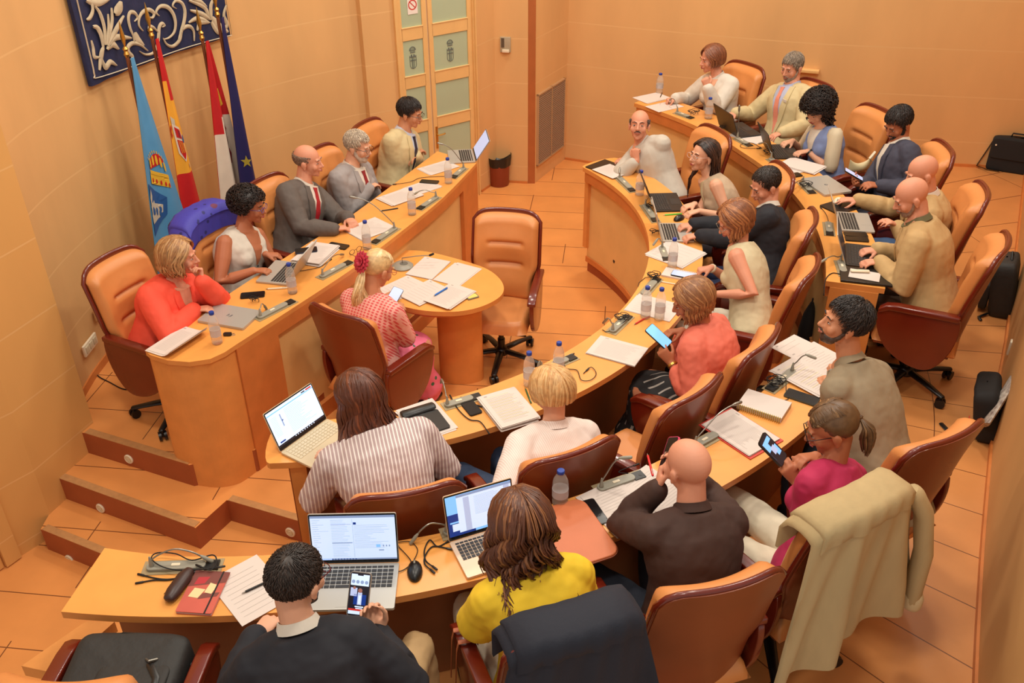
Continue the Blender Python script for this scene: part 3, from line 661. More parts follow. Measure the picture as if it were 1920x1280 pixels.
def pen(p0, p1, z, label, m=BLACK, r=.0045):
    a, b = P(*p0, z), P(*p1, z); d = (b-a); L = .14; d = d.normalized()*L if d.length > .02 else V((L, 0, 0)); c = (a+b)/2
    t = thing('pen', label, 'pen', (c.x, c.y, z), 0, None); h = V((0, 0, r))
    MB().tube([-d*.38+h, d*.5+h], r, 10).build('barrel', m, t); MB().tube([-d*.5+h, -d*.46+h, -d*.38+h], [.001, .002, r*.8], 8).build('tip', STEEL, t)
    MB().box((0, 0, 0), (.03, .002, .002)).xf(M.Translation(d*.36+V((0, 0, r*2)))@M.Rotation(math.atan2(d.y, d.x), 4, 'Z')).build('clip', STEEL, t)
    return t
def mouse(px, py, z, yaw, label, m=BLACK):
    c = P(px, py, z); t = thing('computer_mouse', label, 'mouse', c, yaw)
    b = MB(); b.ell((0, 0, .004), (.031, .056, .03), seg=20, rings=14); b.v = [(x, y, max(z_, .001)) for x, y, z_ in b.v]; b.build('shell', m, t)
    MB().tube([(0, .022, .031), (0, .034, .028)], .004, 8).build('scroll_wheel', GREYP, t); MB().box((0, .03, .0285), (.002, .04, .002)).build('button_split', BEZEL, t)
    return t
def glasses(loc, mt, label, col=BLACK, parent=None):
    t = parent or thing('eyeglasses', label, 'glasses', loc)
    b = MB()
    for s in (-1, 1):
        pts = [V((s*.033+.024*cos(a), 0, .018*sin(a))) for a in [2*pi*k/16 for k in range(17)]]; b.tube(pts, .0016, 5, caps=0)
        b.tube([V((s*.057, 0, .006)), V((s*.066, -.02, .006)), V((s*.072, -.10, .004)), V((s*.070, -.125, -.012))], .0018, 5)
    b.tube([V((-.010, 0, .004)), V((0, .002, .007)), V((.010, 0, .004))], .0016, 5)
    b.xf(mt); return b.build('spectacle_frame' if parent else 'frame', col, t)
# dais desk, from the steps end to the far end
c, y, L = desk2((300, 660), (370, 625), ZD); paper(c, y-pi/2+.2, ZD, 'curled sheaf of papers at the rounded left end of the dais desk', n=4, rows=20, curl=.25, group='papers on the dais desk')
bottle(408, 643, ZD, 'bottle beside the curled papers at the rounded dais end'); bottle(549, 549, ZD, 'bottle before the woman in the white vest'); bottle(689, 466, ZD, 'bottle before the man with dark grey suit and red tie')
bottle(773, 402, ZD, 'bottle before the white bearded man in glasses'); bottle(841, 343, ZD, 'bottle at the far end of the dais desk')
c, y, L = desk2((404, 620), (458, 572), ZD)
t = thing('closed_laptop', 'closed silver laptop on the dais desk by the coral jacket', 'laptop', (c.x, c.y, ZD), y+pi/2, 'closed silver laptops')
MB().prism(rrect(.32, .22, .01), .002, .010).build('base', SILVER, t, smooth=False); MB().prism(rrect(.32, .22, .01), .0105, .017).build('lid', SILVER, t, smooth=False)
def hp(par, z, s=1., m=INKD, r=pi):
    b = MB(); R2 = M.Rotation(r, 3, 'Z')
    def bar(x0, y0, x1, y1, w=.0022): b.add([R2@V((x, yy, z)) for x, yy in ((x0-w, y0), (x0+w, y0), (x1+w, y1), (x1-w, y1))], [(0, 1, 2, 3)])
    for a in (((-.016, -.010), (-.010, .016)), ((-.008, -.010), (-.0045, .005)), ((.004, -.018), (.0105, .008)), ((.0105, -.010), (.0145, .008))): bar(*[q*s for q in a[0]], *[q*s for q in a[1]])
    b.box(R2@V((-.008*s, .006*s, z)), (.006*s, .002*s, .0002)); b.box(R2@V((.0125*s, .008*s, z)), (.006*s, .002*s, .0002)); b.box(R2@V((.009*s, -.010*s, z)), (.006*s, .002*s, .0002))
    b.build('lid_logo', m, par, smooth=False)
hp(t, .0173, 1.1)
c = P(427, 628, ZD); t = thing('key_fob', 'small black key fob beside the first dais bottle', 'keys', (c.x, c.y, ZD)); MB().prism(rrect(.05, .032, .012), 0, .012).build('fob', BLACK, t, smooth=False); MB().tube([(.02, 0, .006), (.035, .012, .004), (.045, 0, .003), (.03, -.01, .004)], .002, 6).build('ring', STEEL, t)
pen((503, 543), (535, 541), ZD, 'white marker pen before the woman in the white vest', PLAST, .006)
phone(P(474, 554, ZD), yaw2(P(450, 557, ZD), P(498, 553, ZD))-pi/2, 'black phone lying before the woman in the coral jacket')
console((480, 600), (553, 563), ZD, 'first dais microphone console, by the closed silver laptop', (497, 575, .03), gh=.05); coil(478, 567, ZD, 'tangled cable by the first dais microphone', .03, 3)
console((598, 523), (660, 490), ZD, 'second dais microphone console, behind the clerk', (640, 477, .03), gh=.05)
console((745, 427), (698, 458), ZD, 'third dais microphone console, before the dark grey suit', (664, 370, .25), gh=.06)
console((822, 369), (784, 394), ZD, 'fourth dais microphone console, before the white bearded man', (780, 362, .05), gh=.04)
console((872, 315), (848, 335), ZD, 'fifth dais microphone console, at the far dais end', (828, 270, .22), gh=.05)
cable([(560, 508), (575, 506), (600, 500), (618, 488)], ZD, 'cable running beside the open dais laptop to the second console')
cable([(742, 345), (770, 341), (790, 333), (840, 330)], ZD, 'cable by the phone at the far dais seats')
c1, c0 = P(541, 533, ZD), P(571, 499, ZD); yy = yaw2(c0, c1); laptop((c0+c1)/2, yy, ZD, 'open silver laptop before the woman in the white vest', w=.31, op=118, ui=None, lid=SILVER)
paper(P(592, 478, ZD), yaw2(P(560, 478, ZD), P(635, 478, ZD))-.3, ZD, 'thick stack of papers beside the open dais laptop', n=9, rows=18, group='papers on the dais desk')
phone(P(574, 470, ZD+.022), .25-pi/2, 'dark blue phone on the stack of dais papers', mat('case_navy', (28, 36, 60), .4))
phone(P(634, 462, ZD), 1.2, 'black phone beside the paper of the man in the dark grey suit')
glasses(P(667, 474, ZD), M.Translation((0, 0, .018))@M.Rotation(.9, 4, 'Z'), 'folded spectacles lying beside the third dais bottle')
paper(P(692, 430, ZD), .75, ZD, 'wide white papers under the hands of the man in the dark grey suit', w=.297, h=.25, n=3, rows=14, group='papers on the dais desk')
pen((716, 396), (742, 392), ZD, 'black pen between the dark grey suit and the white beard')
paper(P(752, 370, ZD), .75, ZD, 'white papers on a dark folder before the white bearded man', n=4, rows=14, w=.297, h=.21, group='papers on the dais desk'); paper(P(792, 352, ZD), .75, ZD, 'second sheaf beside the fourth dais microphone', n=2, rows=14, w=.26, h=.19, group='papers on the dais desk')
phone(P(805, 342, ZD), 1.35, 'black phone between the last two dais bottles'); paper(P(823, 315, ZD), .7, ZD, 'paper before the man in the pale suit', n=2, rows=12, w=.297, h=.19, group='papers on the dais desk')
c1, c0 = P(891, 303, ZD), P(886, 284, ZD); laptop((c0+c1)/2, yaw2(c0, c1)+.0, ZD, 'open laptop with blue screen at the far end of the dais', w=.30, op=125, ui=lambda q: q(0, 0, 1, 1, 3))
# clerk table
t = thing('desk_microphone', 'round grey desk microphone on the clerk table', 'microphone', P(755, 500, ZR)); MB().lathe([(.075, 0), (.078, .01), (.06, .024), (.03, .028)], 28).build('base', GREYP, t); MB().lathe([(.03, .027), (.028, .030)], 20, c=(.01, 0, 0)).build('speaker_grille', mat('grille', (110, 108, 98), .6), t)
ti = P(812, 476, ZR+.10)-t.location; MB().tube([(-.0, 0, .028), (.0, .0, .07), tuple(ti*.45+V((0, 0, .04))), tuple(ti*.9)], .0035, 7).build('gooseneck', STEEL, t); MB().tube([ti*.9, ti], .009, 8).build('microphone_head', BLACK, t)
GP = 'papers on the clerk table'
c, y, L = desk2((778, 522), (818, 485), ZR); paper(P(803, 503, ZR), y-pi/2, ZR, 'left of the two white sheets behind the open dossier', n=3, rows=0, group=GP, spread=.01); paper(P(856, 515, ZR), y-pi/2-.1, ZR, 'right of the two white sheets, beyond the open dossier', n=2, group=GP)
paper(P(752, 540, ZR), y-pi/2-.35, ZR, 'open dossier page under the clerk\'s hand', rows=8, group=GP, n=2); paper(P(795, 549, ZR), y-pi/2-.35, ZR+.005, 'second dossier page beside the clerk\'s phone', rows=8, group=GP, n=2); paper(P(842, 558, ZR), y-pi/2-.2, ZR+.010, 'dossier page with yellow tab under the blue pen', rows=16, group=GP, n=3)
pen((813, 556), (838, 541), ZR+.018, 'blue ballpoint lying on the dossier page', mat('pen_blue', (40, 110, 200), .4), .006)
t = thing('card_holder', 'clear case of yellow cards on the right of the clerk table', 'card case', P(885, 557, ZR), .5); MB().prism(rrect(.085, .06, .008), 0, .008).build('case', mat('clear_case', (120, 112, 96), .3), t, smooth=False); MB().prism(rrect(.07, .045, .004), .008, .010).build('cards', mat('cards', (236, 208, 110), .6), t, smooth=False); MB().prism(rrect(.03, .03, .002), .001, .003, f=lambda p, z: (p[0]-.03, p[1]+.03, z)).build('blue_tab', mat('tab_blue', (110, 190, 220), .5), t, smooth=False)
# inner bench, far end to near end
GB = 'papers on the inner bench'
def on(z, p0, p1): return desk2(p0, p1, z)
paper(P(1146, 321, ZI+.01), yaw2(P(1120, 312, ZI), P(1170, 330, ZI))-.1, ZI+.010, 'white pad on a dark folder at the far end of the inner bench', rows=10, group=GB, w=.25, h=.2); t = thing('folder', 'dark folder under the white pad at the far inner bench end', 'folder', P(1141, 316, ZI), yaw2(P(1120, 312, ZI), P(1170, 330, ZI))); MB().box((0, 0, .005), (.30, .24, .009)).build('cover', BLACK, t, smooth=False)
console((1158, 332), (1188, 361), ZI, 'inner bench microphone console of the man resting his chin', (1162, 318, .10), gh=.04, flip=True); bottle(1199, 365, ZI, 'bottle before the man resting his chin on his fist', .2)
c0, c1 = P(1214, 362, ZI), P(1231, 402, ZI); laptop((c0+c1)/2, yaw2(c1, c0), ZI, 'black laptop of the woman with very long dark hair', LBLK, KEYD, w=.33, op=112)
console((1207, 384), (1231, 418), ZI, 'microphone console beside the black inner bench laptop', (1222, 378, .12), gh=.05); coil(1218, 392, ZI, 'cable bundle behind the black inner bench laptop', .03, 4)
mouse(1273, 411, ZI, 2.4, 'black mouse below the black laptop', BLACK); pen((1248, 404), (1273, 402), ZI, 'bright green pen by the black mouse', mat('pen_green', (80, 200, 60), .4), .005)
c0, c1 = P(1233, 420, ZI), P(1243, 456, ZI); laptop((c0+c1)/2, yaw2(c1, c0), ZI, 'silver laptop under the hands of the man in the dark blazer', SILVER, KEYD, w=.30, op=105)
coil(1227, 440, ZI, 'loose brown black cable behind the silver inner bench laptop', .035, 3)
console((1240, 464), (1250, 490), ZI, 'microphone console on the sheets before the dark blazer', (1230, 452, .08), gh=.04)
paper(P(1266, 476, ZI), yaw2(P(1232, 465, ZI), P(1300, 490, ZI)), ZI, 'white sheets beyond the cream topped woman', n=3, rows=6, w=.297, group=GB); bottle(1260, 501, ZI, 'bottle standing on the white sheets')
c, y, L = on(ZI, (1243, 510), (1304, 522)); t = thing('spiral_notebook', 'small white spiral notebook with a phone on it', 'notebook', (c.x, c.y, ZI), y)
MB().box((0, 0, .006), (.21, .12, .011)).build('pages', PAPER, t, smooth=False); b = MB()
for k in range(18): b.tube([V((-.098+k*.0115, .058+.006*cos(a), .006+.008*sin(a))) for a in [pi*j/4 for j in range(9)]], .0012, 4)
b.build('wire_binding', STEEL, t)
phone(P(1281, 516, ZI+.012), y+pi/2, 'phone with a blue screen on the small notebook', BLACK, S_GREY)
pen((1245, 530), (1268, 534), ZI, 'small white pencil by the spiral notebook', PLAST)
console((1204, 556), (1234, 522), ZI, 'microphone console by the spiral notebook', None); coil(1226, 523, ZI, 'black cable bunch at the console by the notebook', .04, 5, [(1210, 520), (1198, 530), (1196, 537)])
paper(P(1226, 577, ZI), yaw2(P(1190, 570, ZI), P(1265, 590, ZI)), ZI, 'white sheets behind the pair of bottles', n=2, rows=8, w=.297, h=.23, group=GB)
bottle(1210, 595, ZI, 'left of the pair of bottles before the salmon blouse'); bottle(1236, 598, ZI, 'right of the pair of bottles before the salmon blouse')
console((1144, 626), (1180, 592), ZI, 'microphone console by the red pen', (1136, 600, .06), gh=.04); coil(1166, 602, ZI, 'black cable bunch by the red pen', .04, 5, [(1150, 620), (1136, 622), (1130, 618)])
pen((1188, 610), (1216, 594), ZI, 'red pen lying beside the pair of bottles', mat('pen_red', (200, 40, 40), .4), .005)
c, y, L = on(ZI, (1112, 649), (1200, 673)); paper(P(1157, 659, ZI), y, ZI, 'printed sheets lying across the inner bench beside the salmon blouse', w=.297, h=.21, n=4, rows=12, group=GB, spread=.008)
console((1006, 700), (1080, 668), ZI, 'microphone console by the two bottles beside the blonde head', (1010, 684, .05), gh=.04); cable([(1070, 665), (1056, 672), (1062, 690), (1082, 694), (1090, 712), (1108, 712), (1118, 700), (1108, 688), (1094, 700), (1100, 694)], ZI, 'looped thin black cable on the inner bench')
bottle(992, 722, ZI, 'near bottle of the two behind the blonde head'); bottle(1047, 703, ZI, 'far bottle of the two behind the blonde head')
c, y, L = on(ZI, (920, 772), (988, 752)); paper(P(953, 769, ZI), y, ZI, 'thick highlighted stack of papers beside the blonde woman', n=11, rows=22, hil=True, group=GB, spread=.018)
console((836, 762), (896, 744), ZI, 'microphone console by the black power bank', (830, 716, .09), gh=.03)
phone(P(884, 766, ZI), yaw2(P(868, 748, ZI), P(898, 784, ZI))-pi/2, 'chunky black power bank beside the paper stack', BLACKM, w=.07, h=.125)
cable([(846, 745), (860, 768), (880, 786), (900, 790), (914, 808)], ZI, 'black split cable hanging towards the bench edge', .003); cable([(870, 748), (884, 756), (896, 760)], ZI, 'short cable into the power bank')
pen((986, 732), (994, 752), ZI, 'dark green pen left of the blonde head', mat('pen_dkgreen', (40, 90, 50), .4))
c, y, L = on(ZI, (760, 775), (808, 757)); paper(P(800, 786, ZI), y-.05, ZI, 'white sheet under the black tablet folio', group=GB, n=2)
t = thing('tablet_folio', 'black tablet folio with a pen pouch beside the striped dress', 'tablet', P(796, 789, ZI+.005), y-.1); MB().prism(rrect(.19, .17, .01), 0, .009, f=lambda p, z: (p[0], p[1]-.03, z)).build('cover', BLACK, t, smooth=False); MB().tube([(-.085, .085, .014), (.085, .085, .014)], (.03, .012), 10, side=(0, 1, 0)).build('pen_pouch', BLACK, t)
c0, c1 = P(529, 850, ZI), P(612, 790, ZI); laptop((c0+c1)/2, yaw2(c0, c1), ZI, 'cream laptop with lit page on the rounded left end of the inner bench', CREAML, KEYL, w=.325, d=.215, op=112, ui=ui_page)
# outer bench, foreground
GC = 'papers on the outer bench'
console((268, 1066), (418, 1060), ZO, 'nearest microphone console, under a looped cable at lower left', (385, 1046, .03), gh=.07)
cable([(410, 1063), (380, 1067), (330, 1068), (300, 1060), (284, 1046), (296, 1036), (330, 1038), (360, 1050), (398, 1040), (406, 1052), (396, 1068), (376, 1062)], ZO+.02, 'looped cable on the nearest console', .0028)
cable([(364, 1072), (330, 1084), (300, 1085), (268, 1078)], ZO, 'three ended charging cable at lower left', .003); cable([(360, 1074), (320, 1086), (290, 1087), (266, 1091)], ZO, 'second lead of the charging cable at lower left', .003)
c0, c1 = P(320, 1128, ZO), P(356, 1078, ZO); d = (c1-c0); t = thing('glasses_case', 'dark brown hard glasses case beside the red notebook', 'glasses case', ((c0.x+c1.x)/2, (c0.y+c1.y)/2, ZO), math.atan2(d.y, d.x)); MB().tube([(-.07, 0, .022), (-.04, 0, .024), (.04, 0, .024), (.07, 0, .022)], [(.024, .016), (.03, .022), (.03, .022), (.022, .016)], 18, side=(0, 1, 0)).build('shell', mat('case_brown', (58, 34, 30), .4), t, ang=1.4); MB().box((0, .030, .023), (.12, .0015, .0015)).build('seam', BLACK, t)
c0, c1 = P(352, 1150, ZO), P(378, 1078, ZO); c = (P(330, 1148, ZO)+P(416, 1080, ZO)+P(372, 1078, ZO)+P(392, 1150, ZO))/4; yy = yaw2(P(392, 1150, ZO), P(424, 1082, ZO))-pi/2
t = thing('notebook', 'red notebook with a pictured cover and black elastic band', 'notebook', (c.x+.01, c.y, ZO), yy); MB().box((0, 0, .007), (.135, .205, .009)).build('pages', PAPER, t, smooth=False)
CV = [mat('cover_red', (196, 88, 72), .5, noise=.08), mat('cover_brown', (120, 60, 52), .5), mat('cover_cream', (226, 206, 152), .5), mat('cover_crimson', (180, 40, 50), .5)]
b = MB().prism(rrect(.14, .21, .006), .011, .0145); q_ = lambda pts, m, z=.0148: b.add([(x, y_, z) for x, y_ in pts], [tuple(range(len(pts)))], m)
q_([(-.07, .02), (.07, .05), (.07, .105), (-.07, .105)], 1); q_([(-.05, .03), (-.01, .04), (.0, .075), (-.045, .07)], 3, .015); q_([(-.05, -.03), (-.01, -.035), (.005, .01), (-.04, .015)], 2, .0152); q_([(.005, -.005), (.035, -.01), (.045, .035), (.012, .045)], 2, .0152); q_([(-.01, -.04), (.06, -.02), (.065, .0), (.0, -.01)], 1, .0150)
b.build('cover', CV, t, smooth=False); MB().box((.043, 0, .0155), (.006, .213, .0015)).build('elastic_band', BLACK, t, smooth=False); MB().prism(rrect(.14, .21, .006), .0, .0025).build('back_cover', CV[0], t, smooth=False)
c, y, L = on(ZO, (424, 1082), (506, 1040)); yy = y; paper(P(464, 1106, ZO)+V((.008, 0, 0)), yy+.02, ZO, 'letter on white paper beside the dark haired head in the foreground', n=2, rows=9, group=GC, spread=.02)
pen((472, 1105), (500, 1092), ZO+.006, 'black and steel pen on the foreground letter')
c0, c1 = P(598, 1062, ZO), P(738, 1059, ZO); laptop((c0+c1)/2, yaw2(c0, c1), ZO, 'large silver laptop with a mail screen in the foreground', SILVER, KEYD, w=.345, d=.235, op=100, ui=ui_mail)
coil(582, 1052, ZO, 'black cable bundle left of the large silver laptop', .03, 4)
mouse(778, 1073, ZO, .1, 'black mouse right of the large silver laptop')
cable([(775, 1052), (783, 1030), (768, 1015), (742, 1016), (738, 1008)], ZO, 'thin cord of the mouse by the large laptop', .0018, False); cable([(740, 1071), (752, 1070), (765, 1062), (770, 1050), (745, 1022)], ZO, 'plug and lead at the right side of the large laptop', .002)
cable([(838, 1016), (820, 1024), (806, 1012), (796, 1030), (798, 1050), (812, 1062)], ZO, 'double looped cable between the two foreground laptops', .003); cable([(840, 1028), (812, 1024), (798, 1040), (796, 1056), (808, 1068)], ZO, 'second cord between the foreground laptops', .003)
console((848, 998), (900, 985), ZO, 'microphone console hidden behind the champagne laptop', (778, 1008, .03), gh=.06)
c0, c1 = P(846, 1020, ZO), P(965, 984, ZO); laptop((c0+c1)/2, yaw2(c0, c1), ZO, 'champagne laptop with a document on screen before the yellow top', GOLD, KEYD, w=.30, d=.212, op=104, ui=ui_doc)
c, y, L = on(ZO, (1050, 955), (1100, 1035)); t = thing('leather_case', 'large tan leather document case lying across the outer bench', 'case', P(1074, 1004, ZO), y+pi/2+.03); MB().prism(rrect(.26, .36, .05), .001, .022).build('case_body', mat('case_tan', (202, 112, 70), .45, noise=.04, bump=.1, bs=40), t, smooth=False, bevel=.006); MB().tube([(p[0], p[1], .012) for p in rrect(.262, .362, .05)+[rrect(.262, .362, .05)[0]]], .0025, 5).build('zip', mat('zip_br', (150, 78, 48), .5), t)
bottle(1050, 943, ZO, 'half empty bottle behind the tan leather case', .185)
phone(P(1112, 962, ZO), yaw2(P(1099, 940, ZO), P(1126, 980, ZO))-pi/2, 'black phone between the tan leather case and the papers', w=.078, h=.16)
c, y, L = on(ZO, (1107, 929), (1186, 1014)); paper(P(1163, 954, ZO), y-pi/2+.05, ZO, 'white papers under the elbow of the man in brown', n=3, rows=14, group=GC); paper(P(1232, 922, ZO), y-pi/2+.25, ZO, 'printed sheet beneath the hands of the man in brown', n=2, rows=16, group=GC)
console((1116, 921), (1208, 889), ZO, 'microphone console with raised neck before the man in brown', (1170, 858, .20), gh=.05); cable([(1200, 892), (1180, 888), (1160, 884), (1190, 872)], ZO, 'thin cable at the console of the man in brown')
console((1317, 830), (1335, 820), ZO, 'microphone console beside the red folder', (1380, 757, .16), gh=.05)
c, y, L = on(ZO, (1316, 797), (1408, 858)); cc = P(1388, 812, ZO); t = thing('folder', 'red folder under printed sheets on the outer bench', 'folder', (cc.x, cc.y, ZO), y); MB().box((0, 0, .003), (.325, .23, .005)).build('cover', mat('folder_red', (204, 66, 54), .5), t, smooth=False); paper(cc, y, ZO+.006, 'printed sheets lying on the red folder', w=.297, h=.21, n=3, rows=18, group=GC, spread=.008)
pen((1394, 787), (1436, 810), ZO, 'thin pen between the red folder and the spiral notebook')
c, y, L = on(ZO, (1388, 768), (1458, 792)); t = thing('spiral_notebook', 'thick gold spiral notebook above the red folder', 'notebook', P(1432, 764, ZO), y+.02); MB().box((0, 0, .014), (.225, .155, .026)).build('pages', PAPER, t, smooth=False); b = MB()
for k in range(22): b.tube([V((-.105+k*.010, -.078+.010*cos(a), .014+.016*sin(a))) for a in [pi/2+pi*j/5 for j in range(6)]], .0022, 5)
b.build('wire_binding', mat('wire_gold', (196, 170, 60), .35, metal=.5), t)
console((1490, 694), (1440, 734), ZO, 'microphone console with red lit head beside the grey blazer', (1518, 667, .12), gh=.04); coil(1454, 722, ZO, 'thick black cable coil above the gold spiral notebook', .045, 6, [(1474, 735), (1478, 748), (1466, 752)])
phone(P(1503, 746, ZO), yaw2(P(1480, 738, ZO), P(1528, 754, ZO))-pi/2, 'dark phone in a case below the grey blazer papers', mat('case_smoke', (60, 60, 48), .4), w=.08, h=.165)
c, y, L = on(ZO, (1466, 665), (1500, 640)); paper(P(1503, 657, ZO), y-.1, ZO, 'leftmost sheet before the bearded man in grey', rows=6, w=.21, h=.25, group=GC); paper(P(1540, 676, ZO), y-.15, ZO+.003, 'sheet with a table under the grey blazer\'s arm', rows=12, w=.23, h=.28, group=GC, n=2); paper(P(1514, 708, ZO), y-.1, ZO+.006, 'sheet with a green table, near the black cable coil', rows=16, hil=True, n=4, group=GC)
# outer bench, back
t = thing('folder', 'black leather folder at the near end of the back bench', 'folder', P(1622, 520, ZO), yaw2(P(1588, 532, ZO), P(1660, 540, ZO))); MB().box((0, 0, .008), (.30, .20, .015)).build('cover', BLACK, t, smooth=False, bevel=.003); paper(P(1621, 516, ZO+.016), yaw2(P(1588, 532, ZO), P(1660, 540, ZO))-.15, ZO+.016, 'folded white sheet on the black leather folder', w=.18, h=.12, group=GC)
t = thing('glasses_case', 'slim white case on the black leather folder', 'glasses case', P(1612, 510, ZO+.02), -.1); MB().tube([(-.05, 0, .008), (.05, 0, .008)], (.014, .009), 10).build('shell', PLAST, t)
c0, c1 = P(1584, 455, ZO), P(1586, 503, ZO); laptop((c0+c1)/2, yaw2(c1, c0), ZO, 'dark laptop of the bald man in the tan suit', LBLK, KEYD, w=.32, op=112, lid=SILVER)
console((1575, 492), (1583, 516), ZO, 'microphone console at the near end of the back bench', (1546, 487, .06), gh=.03); cable([(1577, 514), (1560, 512), (1548, 524), (1545, 550)], ZO, 'black cable hanging over the near end of the back bench', .003)
phone(P(1606, 449, ZO), 1.4, 'black phone between the two laptops of the back bench'); phone(P(1604, 441, ZO), 1.5, 'second dark phone against the silver back bench laptop')
c0, c1 = P(1565, 396, ZO), P(1578, 438, ZO); laptop((c0+c1)/2, yaw2(c1, c0), ZO, 'silver laptop beyond the bald man in the tan suit', SILVER, KEYD, w=.31, op=112)
t = thing('tablet_folio', 'black tablet in its case under the white mouse', 'tablet', P(1577, 388, ZO), 2.1); MB().prism(rrect(.18, .25, .01), 0, .01).build('cover', BLACK, t, smooth=False)
mouse(1571, 379, ZO+.011, 2.6, 'white mouse on the black tablet', PLAST)
console((1552, 418), (1556, 442), ZO, 'microphone console under the silver back bench laptop', None); cable([(1540, 390), (1548, 400), (1553, 414), (1550, 424)], ZO, 'cable by the black tablet')
c, y, L = on(ZO, (1513, 345), (1545, 372)); t = thing('closed_laptop', 'closed silver laptop with a round dark logo on the back bench', 'laptop', P(1548, 350, ZO), y+.1, 'closed silver laptops'); MB().prism(rrect(.33, .23, .01), .002, .010).build('base', SILVER, t, smooth=False); MB().prism(rrect(.33, .23, .01), .0105, .017).build('lid', SILVER, t, smooth=False); MB().lathe([(.013, .0172), (.013, .0176)], 20).build('lid_logo', INKD, t); hp(t, .018, .5, SILVER)
console((1502, 342), (1524, 364), ZO, 'microphone console left of the closed silver laptop', (1482, 354, .05), gh=.03); coil(1510, 352, ZO, 'black cable tangle left of the closed silver laptop', .045, 5)
phone(P(1485, 330, ZO), 1.9, 'black phone below the fanned papers'); paper(P(1487, 316, ZO), .5, ZO, 'lower of the fanned white papers on the back bench', n=2, group=GC, w=.24, h=.2); paper(P(1504, 312, ZO), .8, ZO+.006, 'upper of the fanned white papers beside the curly hair', n=3, group=GC, spread=.03)
c0, c1 = P(1434, 275, ZO), P(1452, 298, ZO); laptop((c0+c1)/2, yaw2(c1, c0), ZO, 'black laptop under the curly haired woman\'s hands', LBLK, KEYD, w=.31, op=112)
console((1448, 302), (1462, 312), ZO, 'microphone console before the curly haired woman', (1428, 268, .10), gh=.05); coil(1440, 290, ZO, 'black cable heap behind the black laptop of the curly haired woman', .04, 4)
cable([(1425, 276), (1410, 268), (1390, 270), (1392, 277), (1420, 278)], ZO, 'thin cable loop between the two black laptops')
c0, c1 = P(1352, 238, ZO), P(1382, 258, ZO); laptop((c0+c1)/2, yaw2(c1, c0), ZO, 'black laptop before the man with the salmon tie', LBLK, KEYD, w=.34, op=112); coil(1356, 244, ZO, 'cables behind the black laptop of the salmon tie man', .035, 3)
paper(P(1405, 257, ZO), .7, ZO, 'white sheet under the front edge of the salmon tie man\'s laptop', group=GC)
console((1384, 262), (1402, 272), ZO, 'microphone console beside the salmon tie man\'s laptop', (1386, 205, .25), gh=.02)
bottle(1328, 222, ZO, 'bottle before the woman writing in a white blouse', .19); bottle(1236, 174, ZO, 'bottle at the far tip of the back bench', .19)
paper(P(1222, 184, ZO), .55, ZO, 'far sheet under the writing woman\'s pen', n=2, w=.3, h=.21, group=GC); paper(P(1246, 200, ZO), .55, ZO, 'near sheet hanging over the bench edge before the writing woman', n=1, w=.3, h=.2, group=GC)
console((1268, 212), (1296, 222), ZO, 'microphone console before the writing woman', (1258, 186, .08), gh=.05); coil(1300, 215, ZO, 'thin cables beside the bottle of the writing woman', .05, 4)
# ------------------------------------------------------------------ people
def skinm(n, c): return mat(n, c, .52, noise=.05, ns=9, spec=.35)
SK = dict(fair=skinm('skin_fair', (226, 168, 136)), mid=skinm('skin_mid', (206, 142, 106)), tan=skinm('skin_tan', (182, 112, 78)), pink=skinm('skin_pink', (220, 152, 122)))
EYEW = mat('eye_white', (225, 218, 210), .3); IRIS = mat('iris', (50, 32, 24), .2); LIPS = mat('lip', (176, 84, 76), .45); LIPM = mat('lip_pale', (184, 110, 90), .5)
def smooth01(x): x = max(0., min(1., x)); return x*x*(3-2*x)
def lerp(a, b, t): return a+(b-a)*t
def cloth(n, c, rough=.8, **k):
    k.setdefault('noise', .05); k.setdefault('ns', 12); k.setdefault('bump', .3); k.setdefault('bs', 13); k.setdefault('stretch', (1.5, 1.5, .45))
    return mat(n, c, rough, **k)
HAIRN = {}
def hairmat(n, c, c2=None):
    if n in HAIRN: return HAIRN[n]
    a = mat('hair_'+n, c, .42, noise=.22, ns=40, spec=.5); b = mat('hair_light_'+n, c2 or tuple(min(255, int(x*1.35+12)) for x in c), .4, noise=.15, ns=40)
    HAIRN[n] = (a, b); return HAIRN[n]
def head_into(b, Hc, H, s=1., fem=False, nose=1.):
    T = lambda p: Hc+H@(V(p)*s); E = lambda p, r, sg=16, rg=12: b.ell(T(p), tuple(x*s for x in r), rot=H, seg=sg, rings=rg)
    E((0, -.014, .032), (.076, .096, .088), 24, 16); w = .95 if fem else 1.
    E((0, .030, -.022), (.062*w, .060, .078), 20, 14)
    E((0, .046, -.078), (.038*w, .036, .032)); E((0, .066, -.098), (.018*w, .016, .014)); E((0, .012, -.070), (.052*w, .05, .036))
    for sd in (-1, 1):
        E((sd*.040*w, .062, -.028), (.024, .020, .026)); E((sd*.028, .082, .025), (.022, .009, .007)); E((sd*.031, .0765, .003), (.0135, .0085, .0085))
        E((sd*.011, .096, -.032), (.0075, .009, .007)); 
        E((sd*.078, -.008, -.012), (.008, .019, .030)); E((sd*.0835, -.012, -.004), (.006, .018, .022)); E((sd*.079, -.003, -.036), (.007, .009, .011))
    b.tube([T((0, .086, .016)), T((0, .097, -.008)), T((0, .109*nose, -.028))], [.008*s, .0095*s, .0115*s], 10)
    E((0, .090, -.054), (.022, .011, .010))
